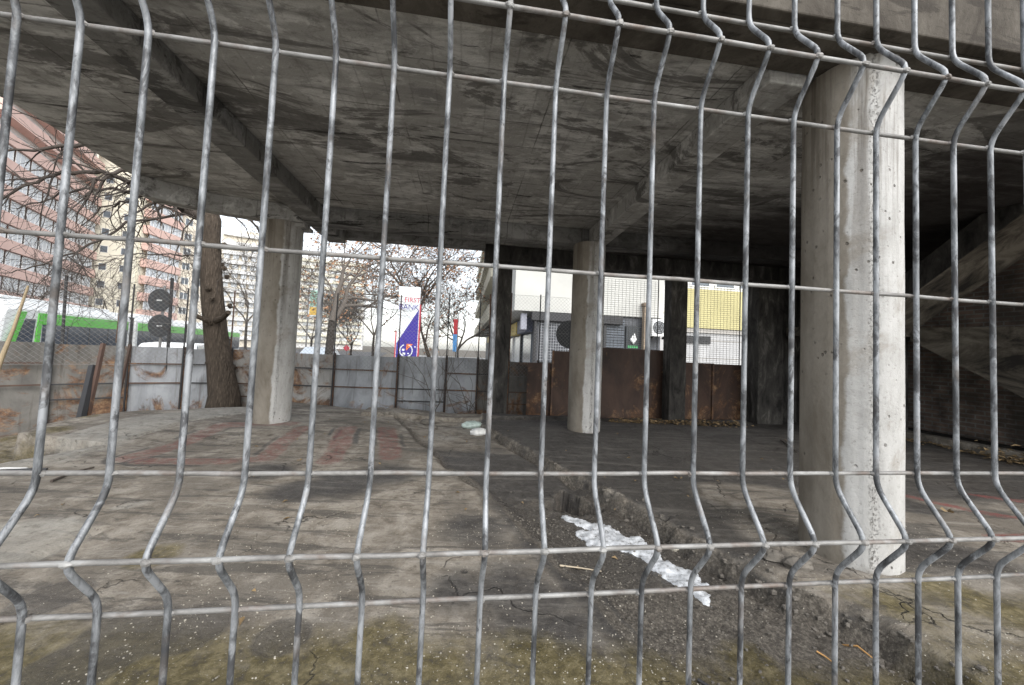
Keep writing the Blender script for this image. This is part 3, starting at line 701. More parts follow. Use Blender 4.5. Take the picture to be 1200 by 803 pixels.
windows(A, M, .5, ln-.3, -.7, [STREET+FH*k+.88 for k in range(0, 10)], 3, 2.1, 1.35, M_GLASSB, M_WHITE, None, 2)
M, ln = wing((-62.6, 68.2), (-60.8, 72), M_BUFF)
windows(A, M, .2, ln-.2, 0, [STREET+FH*k+.9 for k in range(0, 10)], 2, 1.2, 1.3, M_GLASS, M_WHITE, None, 1)
# far towers
def tower(name, label, x0, x1, Y, floors, mat, band, skew=0, nwin=5):
    T = empty(name, (0, 0, 0), 0, label=label, cat='building')
    a = ((x0-600)/433*Y, Y); b = ((x1-600)/433*(Y+skew), Y+skew); M, ln = frame_m(a, b)
    MB().box((0, 0, STREET), (ln, 14, STREET+floors*2.8+1.5), M).build('wall', mat, T)
    m = MB()
    for k in range(floors): m.box((.4, -.9, STREET+2.8*k+2.2), (ln-.4, -.003, STREET+2.8*k+3.3), M)
    m.build('balcony', band, T)
    windows(T, M, .4, ln-.4, -.3, [STREET+2.8*k+.85 for k in range(1, floors-1)][:12], nwin, ln/nwin*.62, 1.3, M_GLASSB, M_WHITE, None, 1)
    return T
tower('tower_block', 'pale buff tower block with banded balconies, between the leaning tree trunk and the left column', 252, 308, 108, 12, M_BUFF, M_PALE, 6)
tower('tower_block', 'far pale grey tower block between the left column and the forked tree', 335, 425, 150, 13, M_PALE, M_CREAM, 10, 6)
# white corner building with shops
C = empty('white_building', (0, 0, 0), YAW, label='white corner building with a dark shuttered shop front and overhanging upper floors', cat='building')
MB().box((2.35, 17.6, 3.35), (10.0, 58, 13)).build('upper_wall', M_WHITE if False else flat('off_white_render', (.50, .50, .47), .85, .08, .6), C)
MB().box((3.45, 17.75, STREET), (9.95, 57.5, 3.348)).build('shop_wall', flat('dark_slate_cladding', (.085, .09, .10), .6, .25, 3), C)
sh = MB()
for i in range(26): sh.box((6.95, 17.70, -.2+i*.13), (8.0, 17.745, -.1+i*.13))
sh.build('roller_shutter', flat('blue_grey_shutter', (.10, .115, .135), .5, .15, 4), C)
gr = MB()
for i in range(27): gr.bar((3.6+i*.125, 17.66, -.7), (3.6+i*.125, 17.66, 2.85), .011, 4)
for i in range(26): gr.bar((3.6, 17.655, -.6+i*.135), (6.9, 17.655, -.6+i*.135), .011, 4)
gr.build('window_grille', flat('pale_grille', (.4, .41, .43), .5), C)
MB().box((3.2, 17.45, 2.9), (7.8, 17.74, 3.3)).build('fascia', M_DARK, C, .02)
for s in (3.42, 6.92): MB().box((s-.06, 17.55, STREET), (s+.06, 17.69, 3.0)).build('post', M_DARK, C)
dp = MB().box((8.06, 17.62, STREET), (8.80, 17.69, 2.9)).build('poster_board', flat('black_poster', (.02, .025, .03), .4, .2), C)
tp = MB().tube([(8.42, 17.61, 2.42), (8.34, 17.60, 2.19), (8.42, 17.6, 2.02), (8.54, 17.60, 2.22), (8.48, 17.605, 2.52)], [.02, .10, .09, .08, .015], 8); tp.build('leaf_logo', M_WHITE, dp)
gl = MB()
for k in range(5): gl.box((8.16+k*.11, 17.612, 1.78), (8.24+k*.11, 17.618, 1.9))
gl.build('logo_text', flat('green_print', (.06, .35, .12), .5), dp)
MB().box((8.86, 17.34, STREET), (9.06, 17.59, 3.9)).build('pier', flat('brown_stone', (.30, .235, .17), .8, .3, 8), C, .02)
MB().box((8.80, 17.28, 3.9), (9.12, 17.592, 4.05)).build('pier_cap', flat('brown_stone_cap', (.2, .15, .11), .8), C)
# shop units along the receding side
cols_ = [(.05, .06, .10), (.45, .34, .08), (.4, .41, .43), (.4, .06, .05), (.12, .12, .13), (.06, .08, .3), (.5, .5, .48)]
for i in range(9):
    t = 18.4+i*3.4; c = cols_[i % len(cols_)]
    sg_ = MB().box((3.05, t, 2.35), (3.44, t+2.9, 3.1)).build('shop_sign', flat('shop_sign_paint_%d' % i, c, .5, .15), C, .02)
    MB().box((3.38, t+.1, STREET+.1), (3.449, t+2.8, 2.3)).build('shop_window', M_GLASSB if i % 2 else M_GLASS, C)
    MB().box((3.30, t+2.95, STREET), (3.449, t+3.25, 3.2)).build('pilaster', M_PALE if i % 2 else M_DARK, C)
mb = MB()
for k in range(4):
    mb.box((1.55, 24, 3.4+2.8*k), (2.347, 57.5, 4.4+2.8*k))
mb.build('balcony', flat('yellowed_balcony_render', (.55, .52, .42), .85), C)
sgn = MB().box((2.75, 17.9, 2.45), (3.04, 18.3, 3.25)).build('shop_sign', flat('blade_sign_grey', (.35, .36, .42), .4), C, .02)
# yellow building
D = empty('yellow_building', (0, 0, 0), YAW, label='building with a yellow upper band over a white stone base, beyond the rusty fence', cat='building')
kt = NT('white_stone_courses'); yy = kt.sep(kt.tc.outputs['Object'], 2)
jj = kt.math('ABSOLUTE', kt.math('SUBTRACT', kt.math('FRACT', kt.math('MULTIPLY', yy, 1/.95)), .5))
M_STONE = kt.out(kt.mix(kt.ramp(jj, [(0, .9), (.04, 0)]), kt.ramp(kt.noise(1.5, 6), [(.3, (.40, .40, .40)), (.7, (.50, .50, .50))]), (.22, .20, .17)), .8)
MB().box((10.06, 18.3, STREET), (22, 30, 2.78)).build('base_wall', M_STONE, D)
MB().box((10.06, 18.32, 3.02), (22, 30, 12)).build('upper_wall', M_PALE, D)
MB().box((10.03, 18.2, 2.782), (22, 30, 3.018)).build('cornice', flat('grey_cornice', (.42, .40, .37), .8), D)
MB().box((11.6, 18.12, 3.022), (22, 18.318, 5.1)).build('yellow_band', flat('yellow_render', (.50, .455, .23), .8, .1, .8), D)
MB().box((10.1, 18.26, 3.75), (11.55, 18.319, 3.85)).build('ledge', M_CREAM, D)
MB().box((11.0, 18.22, 2.2), (13.1, 18.298, 2.6)).build('ventilation_grille', M_DARK, D)
pr = windows(D, Matrix.Identity(4), 10.3, 19, 18.32, [5.25, 8.2], 6, 1.15, 1.5, M_GLASS, M_WHITE, None, 0)

# air conditioner on the white wall
AC = empty('air_conditioner', L2W(9.62, 17.25, 2.40), YAW, label='white outdoor air conditioning unit with a round fan on the white wall', cat='air conditioner')
MB().box((-.46, -.16, 0), (.46, .2, .85)).build('casing', M_WHITE, AC, .02)
m = MB()
for r_ in (.1, .2, .3): m.tube([(-.1+r_*cos(a*pi/12), -.175, .43+r_*sin(a*pi/12)) for a in range(25)], .012, 5)
for a in range(6): m.bar((-.1, -.178, .43), (-.1+.32*cos(a*pi/3), -.178, .43+.32*sin(a*pi/3)), .01, 4)
m.build('fan_grille', M_DARK, AC)
d_ = MB(); d_.tube([(-.1, -.166, .43), (-.1, -.162, .43)], .33, 20); d_.build('fan', flat('grey_fan_recess', (.2, .21, .22), .6), AC)
for x in (-.35, .35): MB().box((x-.03, -.1, -.12), (x+.03, .33, -.003)).build('bracket', M_DARK, AC)

# ------------------------------------------------------------------ tram and car
TR = empty('tram', (-20.6, 16.7, STREET), 0, label='long white and green low-floor tram passing left behind the metal fence', cat='tram')
d = Vector((-33.2-(-20.2), 47.0-17.2, 0)); L_ = d.length; d.normalize(); ang = math.atan2(d.y, d.x)
TR.rotation_euler = (0, 0, ang); TR.location = (-21.1-d.x*5.6, 17.0-d.y*5.6, STREET)
M_GREEN = flat('bright_green_paint', (.10, .50, .05), .35, .06); M_BODYW = flat('tram_white_paint', (.75, .77, .77), .3, .04); M_TGLASS = flat('tram_tinted_glass', (.05, .065, .09), .08, .2)
segs = [(0.0, 9.0), (9.6, 16.6), (17.2, 24.2), (24.8, 31.5)]
def loft(secs, mat, name, parent):
    m = MB(); n = len(secs[0]); vs = [p for s_ in secs for p in s_]
    m.add(vs, [(i*n+k, i*n+(k+1) % n, (i+1)*n+(k+1) % n, (i+1)*n+k) for i in range(len(secs)-1) for k in range(n)])
    m.add(secs[0], [tuple(range(n-1, -1, -1))]); m.add(secs[-1], [tuple(range(n))]); return m.build(name, mat, parent, .05)
# local +x runs back along the tram, -y is the side facing the lot
def sec(x, w, z0, z1, sh=0): return [(x+sh*(z-z0), y, z) for y, z in ((-w, z0), (w, z0), (w, z1-.35), (w-.2, z1), (-w+.2, z1), (-w, z1-.35))]
for i, (a, b) in enumerate(segs):
    if i == 0:
        loft([sec(0, .95, .3, 3.05, .33), sec(.6, 1.2, .3, 3.25, .15), sec(1.6, 1.25, .3, 3.3), sec(b, 1.25, .3, 3.3)], M_BODYW, 'body', TR)
    else: loft([sec(a, 1.25, .3, 3.3), sec(b, 1.25, .3, 3.3)], M_BODYW, 'body', TR)
    x0 = a+(2.6 if i == 0 else .25); x1 = b-.25
    MB().box((x0, -1.285, 2.42), (x1, -1.252, 2.86)).build('green_stripe', M_GREEN, TR)
    MB().box((x0+.02, -1.275, 1.15), (x1-.02, -1.253, 2.415)).build('side_window', M_TGLASS, TR)
    MB().box((x0, -1.283, .5), (x1, -1.2525, 1.14)).build('green_skirt', M_GREEN if i % 2 == 0 else M_BODYW, TR)
    dv = MB()
    for q_ in range(1, int((x1-x0)/1.45)): dv.box((x0+1.45*q_-.03, -1.279, 1.16), (x0+1.45*q_+.03, -1.2755, 2.41))
    dv.build('window_dividers', M_DARK, TR)
    if i: MB().box((segs[i-1][1], -1.15, .4), (a, 1.15, 3.15)).build('bellows', M_DARK, TR)
    MB().box((a+1.2, -.9, 3.302), (b-1.2, .9, 3.42)).build('roof_box', M_BODYW, TR, .05)
MB().extr([(1.05, -1.262, 1.1), (2.1, -1.262, 1.1), (2.25, -1.262, 2.6), (1.75, -1.262, 2.6)], (0, .008, 0)).build('cab_window', M_TGLASS, TR)
gp = MB(); gp.extr([(.55, -1.29, .7), (.95, -1.29, .7), (1.75, -1.29, 2.86), (1.45, -1.29, 2.86)], (0, .04, 0)); gp.extr([(2.2, -1.288, .7), (2.45, -1.288, .7), (2.55, -1.288, 2.86), (2.36, -1.288, 2.86)], (0, .035, 0)); gp.build('green_frame', M_GREEN, TR)
ws = MB(); ws.extr([(.20, -.90, .95), (.20, .90, .95), (.86, .90, 2.85), (.86, -.90, 2.85)], (-.03, 0, .0)); ws.build('windscreen', M_GLASS, TR)
MB().box((.74, -.6, 2.5), (.80, .6, 2.8)).build('destination_board', M_DARK, TR)
ro = flat('amber_lamp', (.9, .42, .02), .4)
MB().blob((.84, -.78, 2.72), .11, 8, 6).build('marker_lamp', ro, TR)
MB().box((25.6, -1.30, 2.05), (27.0, -1.276, 2.4)).build('route_display', ro, TR)
for x in (3.5, 8, 13, 20.5, 27, 30): MB().tube([(x, -1.22, .32), (x, -1.05, .32)], .32, 14).build('wheel', M_DARK, TR)

def car(loc, rz, paint, label):
    K = empty('parked_car', loc, rz, label=label, cat='car', group='cars on the street behind the fence')
    prof = [(-2.1, .35), (-2.1, .85), (-1.9, .98), (-1.35, 1.02), (-.75, 1.46), (.55, 1.50), (1.35, 1.02), (2.0, .92), (2.15, .7), (2.15, .35)]
    secs = []
    for y, w_, zs_ in ((-.86, .97, .985), (-.80, 1, 1), (.80, 1, 1), (.86, .97, .985)): secs.append([(p[0]*w_, y*(1 if p[1] < 1.1 else .86), p[1]*zs_) for p in prof])
    m = MB(); n = len(prof)
    m.add([p for s_ in secs for p in s_], [(i*n+k, i*n+(k+1) % n, (i+1)*n+(k+1) % n, (i+1)*n+k) for i in range(3) for k in range(n)])
    m.add(secs[0], [tuple(range(n))]); m.add(secs[-1], [tuple(range(n-1, -1, -1))]); m.build('body', paint, K, .03)
    for sg in (-1, 1):
        MB().extr([(-1.15, sg*.80, 1.05), (1.1, sg*.80, 1.05), (.5, sg*.745, 1.4), (-.7, sg*.745, 1.4)], (0, sg*.03, 0)).build('side_window', M_TGLASS, K)
        for x in (-1.35, 1.3): MB().tube([(x, sg*.68, .32), (x, sg*.885, .32)], .32, 16).build('wheel', M_DARK, K)
        MB().box((2.08, sg*.6-.15, .66), (2.17, sg*.6+.15, .8)).build('headlight', M_GLASSB, K)
    MB().extr([(.62, -.66, 1.47), (.62, .66, 1.47), (1.3, .72, 1.07), (1.3, -.72, 1.07)], (.03, 0, .03)).build('windscreen', M_TGLASS, K)
    return K
car((-12.3, 13.6, -.36), R(118), M_WHITE, 'white car whose roof shows over the metal fence in front of the tram')
car((-12.6, 24.5, -.40), R(100), flat('silver_blue_paint', (.45, .5, .56), .3), 'silver blue car far behind the fence beside the left column')

# ------------------------------------------------------------------ signs
def at(x, y, Y):
    d_ = rt*(x-600) - up*(y-393) + fwd*433; return Vector((0, 0, EYE)) + d_*(Y/d_.y)
def disc(parent, c, r_, mat, face=-1):
    m = MB(); m.tube([c+Vector((0, -.012, 0)), c+Vector((0, .012, 0))], r_, 28, True, False); o = m.build('sign_disc', mat, parent); return o
M_SIGNB = flat('dark_sign_back', (.035, .037, .04), .55, .2)
p1 = at(187, 352, 9.7); p2 = at(187, 382, 9.7)
TS = empty('traffic_sign', (p1.x+.06, p1.y, STREET), 0, label='pole with two round dark sign backs one above the other, left of the leaning tree', cat='sign')
def local(o, p): return Vector(p)-Vector(o.location)
MB().bar((0, .05, 0), (.0, .05, p1.z-STREET+.4), .03, 8).build('pole', M_WIREDK, TS)
for p in (p1, p2):
    o = disc(TS, local(TS, p), .30, M_SIGNB); b = MB(); c = local(TS, p); b.box((c.x-.05, c.y-.03, c.z-.02), (c.x+.08, c.y-.0125, c.z+.015)); b.build('bracket', M_PALE, o)
p3 = at(668, 392, 8.9)
TS2 = empty('traffic_sign', (p3.x, p3.y, STREET), 0, label='single round dark sign back half hidden behind the middle round column', cat='sign')
MB().bar((.03, .05, 0), (.03, .05, p3.z-STREET+.3), .03, 8).build('pole', M_RUSTPOST, TS2); disc(TS2, local(TS2, p3), .34, M_SIGNB)
# bank totem
Yb = 22.0
pl, pr_ = at(464, 424, Yb), at(488, 424, Yb)
tl, tr_ = at(467, 336, Yb), at(492, 336, Yb)
wd = (pr_-pl).length+.05; ht = tl.z-STREET
BS = empty('bank_sign', ((pl.x+pr_.x)/2, Yb, STREET), R(4), label='tall white and blue bank sign board with red edges behind the fence', cat='sign')
M_SIGNW = flat('sign_white', (.72, .76, .78), .4, .03); M_BLUE = flat('sign_blue', (.045, .03, .27), .4, .05); M_REDS = flat('sign_red', (.55, .05, .08), .4); M_ORANGE = flat('sign_orange', (.75, .2, .06), .4)
h0 = .15
MB().box((-wd/2, -.1, h0), (wd/2, .1, ht)).build('board', M_SIGNW, BS, .01)
zt = at(492, 363, Yb).z-STREET; zl = at(464, 402, Yb).z-STREET
MB().extr([(-wd/2+.03, -.112, h0), (wd/2-.03, -.112, h0), (wd/2-.03, -.112, zt), (-wd/2+.03, -.112, zl)], (0, .008, 0)).build('blue_panel', M_BLUE, BS)
MB().box((-wd/2-.07, -.08, h0), (-wd/2-.003, .08, zl+.7)).build('edge_strip', M_REDS, BS); MB().box((wd/2+.003, -.08, h0), (wd/2+.07, .08, zt+.3)).build('edge_strip', M_REDS, BS)
text('lettering', 'FIRST', .40, M_REDS, BS, (-.28, -.104, ht-.92), (R(90), 0, 0)); text('lettering', 'BANK', .44, M_BLUE, BS, (-wd/2+.05, -.104, ht-1.36), (R(90), 0, 0))
zc = at(476, 411, Yb).z-STREET
m = MB(); m.tube([(-.02+.36*cos(a*pi/16), -.118, zc+.36*sin(a*pi/16)) for a in range(-22, 7)], .035, 6); lg = m.build('logo_ring', M_SIGNW, BS)
MB().extr([(-.02, -.13, zc), (-.02, -.13, zc+.4), (.36, -.13, zc+.4)], (0, .012, 0)).build('logo_wedge', M_ORANGE, BS)
m = MB(); m.box((-.25, -.125, zc-.02), (-.12, -.113, zc+.1)); m.box((-.22, -.125, zc-.25), (-.06, -.113, zc-.12)); m.box((.06, -.125, zc-.2), (.16, -.113, zc-.13)); m.box((.45, -.125, zc+.2), (.52, -.113, zc+.28)); m.build('logo_figure', M_SIGNW, BS)
# small light box on a lamp post
pb = at(369, 355, 30)
LB = empty('advertising_panel', (pb.x, pb.y, STREET), 0, label='narrow upright advertising panel in white and green right of the left column', cat='sign')
hb = pb.z-STREET
MB().bar((-.55, .1, 0), (-.55, .1, hb+1.3), .06, 8).build('pole', M_WIREDK, LB)
MB().box((-.48, 0, hb-1.1), (.35, .15, hb+1.2)).build('panel', M_SIGNW, LB); MB().box((-.4, -.02, hb-.3), (.27, -.003, hb+1.0)).build('poster', flat('pale_green_print', (.35, .55, .45), .5), LB); MB().box((-.4, -.02, hb-1.0), (.27, -.003, hb-.35)).build('poster', flat('yellow_print', (.7, .45, .1), .5), LB)
# flags
for (x, y, Y, c, lab) in ((535, 384, 24, (.5, .05, .06), 'red flag hanging furled from a thin pole right of the bank sign'), (534, 402, 23.5, (.1, .3, .6), 'blue and white flag hanging below the red flag')):
    q = at(x, y, Y); FG = empty('flag', (q.x, q.y, STREET), 0, label=lab, cat='flag')
    MB().bar((.1, 0, 0), (.1, 0, q.z-STREET+.9), .03, 6).build('pole', M_WIREDK, FG)
    m = MB(); hq = q.z-STREET; pts = [(.07-.28*k/6, .06*sin(k*2.1), 0) for k in range(7)]
    vs = [(p[0], p[1], hq+.55) for p in pts]+[(p[0]*.8, p[1], hq-.5-.08*(i % 2)) for i, p in enumerate(pts)]
    vs += [(v[0], v[1]+.02, v[2]) for v in vs]
    m.add(vs, [(i, i+1, 8+i, 7+i) for i in range(6)]+[(14+i, 21+i, 22+i, 15+i) for i in range(6)], True); m.build('cloth', flat('flag_cloth_%d' % x*1 + str(y), c, .8), FG)
qd = at(406, 408, 26); PS = empty('traffic_sign', (qd.x, qd.y, STREET), 0, label='small pink-red diamond sign on a post right of the forked tree', cat='sign')
MB().bar((0, .03, 0), (0, .03, qd.z-STREET+.5), .035, 6).build('pole', M_WIREDK, PS)
z = qd.z-STREET; MB().extr([(0, 0, z-.24), (.24, 0, z), (0, 0, z+.24), (-.24, 0, z)], (0, .02, 0)).build('sign_plate', M_REDS, PS)

# ------------------------------------------------------------------ trees
def grow(m, p, d, ln, r, depth, rg, leaves=None, droop=.0, spread=.6, segs=5, kids=(2, 3), tw=.0035, nside=5, maxd=5):
    pts = [p]; rr = [r]; q = Vector(p); dd = Vector(d).normalized()
    for i in range(segs):
        dd = (dd + Vector((rg.gauss(0, .16), rg.gauss(0, .16), rg.gauss(0, .14)-droop))).normalized()
        q = q+dd*ln/segs; pts.append(q.copy()); rr.append(max(tw, r*(1-.55*(i+1)/segs)))
    m.tube(pts, rr, nside if r > .02 else 4 if r > .008 else 3, False)
    if leaves is not None and depth >= maxd-2:
        for i in range(len(pts)-1):
            for _ in range(3): leaves.append(pts[i].lerp(pts[i+1], rg.random())+Vector((rg.gauss(0, .12), rg.gauss(0, .12), rg.gauss(0, .12))))
    if depth >= maxd: return
    for i in range(2, segs+1):
        for _ in range(rg.randint(*kids) if i == segs else rg.choice((0, 1, 1))):
            ax = Vector((rg.gauss(0, 1), rg.gauss(0, 1), rg.gauss(0, 1))).normalized()
            nd = (dd + ax*spread*rg.uniform(.7, 1.3)).normalized()
            grow(m, pts[i], nd, ln*rg.uniform(.5, .8), max(tw, rr[i]*rg.uniform(.5, .8)), depth+1, rg, leaves, droop, spread, segs, kids, tw, nside, maxd)
def leaf_mesh(pts, size, rg):
    m = MB()
    for p in pts:
        a = Vector((rg.gauss(0, 1), rg.gauss(0, 1), rg.gauss(0, 1))).normalized(); b = a.orthogonal().normalized()
        c = a.cross(b); s_ = size*rg.uniform(.6, 1.3)
        m.add([p-b*s_*.5, p+c*s_*.32+a*s_*.12, p+b*s_*.55, p-c*s_*.32+a*s_*.1], [(0, 1, 2, 3)])
    return m
rg = random.Random(21)
# the leaning tree behind the slab edge
base = Vector((-5.95, 7.62, -.45)); fork = at(246, 258, 7.75)
T1 = empty('tree', base, 0, label='bare leaning tree with a thick grey-brown trunk beside the left round column', cat='tree')
o0 = Vector(base)
m = MB(); mid = [at(262, 480, 7.62)-Vector((0, 0, .35)), at(263, 462, 7.65), at(258, 430, 7.66), at(253, 390, 7.68), at(249, 350, 7.7), at(247, 310, 7.72), at(246, 280, 7.74), fork, at(243, 240, 7.8)]
m.tube([p-o0 for p in mid], [.36, .27, .225, .205, .195, .185, .185, .2, .15], 18)
for (x, y, dx, r_) in ((243, 376, -14, .05), (262, 372, 6, .05)):
    m.tube([at(252, y+5, 7.6)-o0, at(x, y, 7.4)-o0, at(x+dx, y-6, 7.3)-o0], [.07, r_, r_*.9], 8)
for _ in range(18):
    a = rg.uniform(0, 6.28); zz = rg.uniform(.5, 3.9); i = min(7, int(zz/3.9*7)); c = mid[1].lerp(mid[7], zz/4.2)-o0
    m.blob((c.x+.22*cos(a), c.y+.22*sin(a), c.z), rg.uniform(.03, .06), 7, 5, .25)
m.build('trunk', M_BARK, T1)
cr = MB()
limbs = [([(243, 258, 7.75), (215, 243, 7.6), (195, 232, 7.3), (175, 220, 7.0)], .13), ([(250, 250, 7.8), (262, 244, 7.9), (290, 250, 8.2), (305, 275, 8.4)], .06),
         ([(243, 245, 7.8), (225, 200, 7.9), (190, 150, 7.8)], .13), ([(250, 245, 7.8), (275, 190, 8.3), (300, 130, 8.8)], .13),
         ([(225, 248, 7.6), (175, 204, 7.2), (140, 199, 6.9), (112, 212, 6.6), (100, 235, 6.5)], .055), ([(215, 245, 7.6), (140, 170, 7.0), (70, 172, 6.6), (0, 178, 6.2)], .06),
         ([(205, 240, 7.5), (120, 200, 7.0), (75, 203, 6.8), (30, 215, 6.6), (-10, 240, 6.5)], .05), ([(220, 250, 7.6), (150, 262, 7.0), (90, 296, 6.7), (40, 312, 6.6), (0, 320, 6.5)], .028),
         ([(200, 240, 7.4), (130, 220, 7.2), (70, 225, 7.0), (20, 245, 6.8)], .035), ([(180, 222, 7.2), (150, 240, 7.2), (118, 243, 7.1), (95, 265, 7.0)], .03), ([(245, 300, 7.7), (200, 298, 7.3), (150, 300, 7.0), (120, 310, 6.9)], .018),
         ([(230, 250, 7.7), (212, 278, 7.5), (203, 310, 7.4), (210, 335, 7.4)], .016), ([(265, 246, 7.9), (290, 268, 8.1), (288, 310, 8.2)], .018)]
for pts, r_ in limbs:
    pp = [at(*p)-o0 for p in pts]; k = len(pp)
    dense = []
    for i in range(k-1):
        for j in range(4): dense.append(pp[i].lerp(pp[i+1], j/4)+Vector((rg.gauss(0, .02), rg.gauss(0, .02), rg.gauss(0, .02))))
    dense.append(pp[-1]); nD = len(dense)
    rr = [max(.006, r_*(1-.72*i/(nD-1))) for i in range(nD)]
    cr.tube(dense, rr, 7 if r_ > .04 else 5, False)
    for i in range(2, nD):
        for _ in range(1):
            dd = (dense[i]-dense[i-1]).normalized()+Vector((rg.gauss(0, .7), rg.gauss(0, .6), rg.gauss(-.05, .6)))
            grow(cr, dense[i], dd, rg.uniform(.5, 1.0), max(.005, rr[i]*.5), 3, rg, None, .03, .7, 5, (1, 2), .0032, 4, 5)
cr.build('crown', M_TWIG, T1)
# generic trees
def tree(name, label, base, h, r, seed, bark, twig, leafy=0, fork=None, droop=0, maxd=5, lsize=.16, group=None, lean=(0, 0), spread=.6, tw=.006, start=.35):
    rg = random.Random(seed); T = empty(name, base, 0, label=label, cat='tree', group=group)
    tr = MB(); th = h*start; pts = [Vector((lean[0]*k/4+rg.gauss(0, .03), lean[1]*k/4, -.1+(th+.1)*k/4)) for k in range(5)]
    tr.tube(pts, [r*1.25, r*1.02, r*.92, r*.85, r*.75], 10); 
    cr = MB(); lv = [] if leafy else None
    if fork:
        for dx, dy, dz, rr_ in fork: grow(cr, pts[-1], Vector((dx, dy, dz)), h*.42, r*rr_, 1, rg, lv, droop, spread, 6, (2, 2), tw, 7, maxd)
    else:
        for k in range(4):
            a = k*1.57+rg.random(); grow(cr, pts[-1], Vector((cos(a)*.6, sin(a)*.6, 1.1)), h*.36, r*.55, 1, rg, lv, droop, spread, 6, (2, 2), tw, 6, maxd)
    tr.build('trunk', bark, T); c = cr.build('crown', twig, T)
    if leafy:
        if len(lv) > leafy: lv = rg.sample(lv, leafy)
        leaf_mesh(lv, lsize, rg).build('foliage', M_LEAF, T)
    return T
b = at(384, 440, 14.0); tree('tree', 'bare forked tree with a grey trunk right of the left round column', (b.x, b.y, -.5), 6.4, .17, 4, M_BARKG, M_TWIGP, fork=((-.10, .1, 1, .7), (.16, .55, 1.0, .7)), maxd=4, start=.42, tw=.005)
b = at(470, 430, 26); tree('tree', 'tall oak with clinging dry brown leaves standing behind the bank sign', (b.x, b.y+2, STREET), 15, .24, 9, M_BARKG, M_TWIGP, leafy=2600, maxd=5, lsize=.21, start=.28, spread=.95, tw=.008)
b = at(436, 430, 27); tree('tree', 'young tree with a few dry brown leaves left of the bank sign', (b.x, b.y, STREET), 9.5, .1, 15, M_BARKG, M_TWIGP, leafy=900, maxd=5, lsize=.2, start=.3, spread=.75, tw=.006)
b = at(512, 430, 25); tree('tree', 'leaning bare tree with a dark trunk just right of the bank sign', (b.x, b.y, STREET), 7, .14, 17, M_BARK, M_TWIG, maxd=5, lean=(-.9, 0), leafy=300, lsize=.18, tw=.006)
b = at(535, 430, 30); tree('tree', 'bare tree with pale brown twigs between the bank sign and the white building', (b.x, b.y, STREET), 10, .16, 23, M_BARKG, M_TWIGP, leafy=900, maxd=5, lsize=.2, start=.2, tw=.008)
b = at(285, 440, 18); tree('tree', 'thin bare street tree between the leaning trunk and the left round column', (b.x, b.y, STREET), 6.0, .07, 29, M_BARKG, M_TWIGP, maxd=5, start=.5, tw=.005)
b = at(362, 440, 32); tree('tree', 'distant bare tree seen just right of the left round column', (b.x, b.y, STREET), 8, .1, 31, M_BARKG, M_TWIGP, maxd=5, start=.3, tw=.008)
b = at(410, 440, 38); tree('tree', 'distant bare tree behind the small diamond sign', (b.x, b.y, STREET), 8, .12, 37, M_BARKG, M_TWIGP, maxd=5, start=.25, tw=.009)
b = at(115, 440, 30); tree('tree', 'distant bare tree in front of the cream part of the apartment block', (b.x, b.y, STREET), 7, .1, 41, M_BARK, M_TWIG, maxd=4, start=.35, tw=.008)
b = at(25, 440, 26); tree('tree', 'distant bare tree in front of the pink balconies', (b.x, b.y, STREET), 7.5, .12, 43, M_BARK, M_TWIG, maxd=4, start=.35, tw=.008)
# shrub stems at the back fence, and a bamboo-pale stake by the left edge
rg = random.Random(3); b = ground(520, 488); SH = empty('shrub', (b.x, b.y+.55, -.4), 0, label='leafless grey shrub stems growing in front of the metal fence', cat='shrub')
m = MB()
for k in range(9):
    x = rg.uniform(-.65, .9); grow(m, Vector((x, rg.uniform(-.1, .2), 0)), Vector((rg.gauss(0, .22), 0, 1)), rg.uniform(.9, 1.5), .012, 3, rg, None, 0, .35, 6, (1, 2), .004, 4, 4)
m.build('stems', M_TWIGP, SH)
pa, pb_ = at(0, 424, 4.4), at(33, 335, 4.6)
SK = empty('stake', (pa.x, pa.y, -.42), 0, label='thin pale bent stake standing at the far left in front of the metal fence', cat='stake')
o = Vector(SK.location); g0 = pa+(pa-pb_)*1.15
m = MB(); m.tube([Vector((g0.x, g0.y, -.45))-o, pa-o, at(16, 385, 4.5)-o, pb_-o], [.028, .024, .017, .012], 7); m.build('pole', flat('pale_weathered_wood', (.38, .30, .19), .8, .2), SK)

# ------------------------------------------------------------------ small things on the floor
rg = random.Random(77)
# snow remnant in the strip
sp = [(662, 598), (676, 603), (690, 607), (705, 612), (716, 619), (730, 628), (745, 636), (758, 640), (772, 652), (786, 660), (800, 668), (812, 676), (803, 660), (745, 626), (690, 617), (700, 626), (708, 628)]
rad = [.04, .055, .05, .07, .075, .075, .06, .07, .085, .09, .085, .06, .06, .05, .05, .05, .04]
gp_ = [ground(*p) for p in sp] + [ground(825, 692), ground(832, 694)]; rad = [r_*1.2 for r_ in rad] + [.07, .04]
x0, x1 = min(p.x for p in gp_)-.15, max(p.x for p in gp_)+.15; y0, y1 = min(p.y for p in gp_)-.15, max(p.y for p in gp_)+.15
st_ = .012; sx = np.arange(x0, x1, st_); sy = np.arange(y0, y1, st_); SX, SYY = np.meshgrid(sx, sy)
fld = np.full(SX.shape, -1.0); wn_ = (fbm(SX*5, SYY*5, 4)-.5)*.15+(fbm(SX*22, SYY*22, 3)-.5)*.06
main = list(zip(gp_[:12]+gp_[-2:], rad[:12]+rad[-2:]))
dense_ = [(a[0].lerp(b_[0], f/8), a[1]+(b_[1]-a[1])*f/8) for a, b_ in zip(main[:-1], main[1:]) for f in range(8)] + [main[-1]] + list(zip(gp_[12:17], rad[12:17]))
for p, r_ in dense_: fld = np.maximum(fld, r_-np.hypot(SX-p.x, SYY-p.y)+wn_)
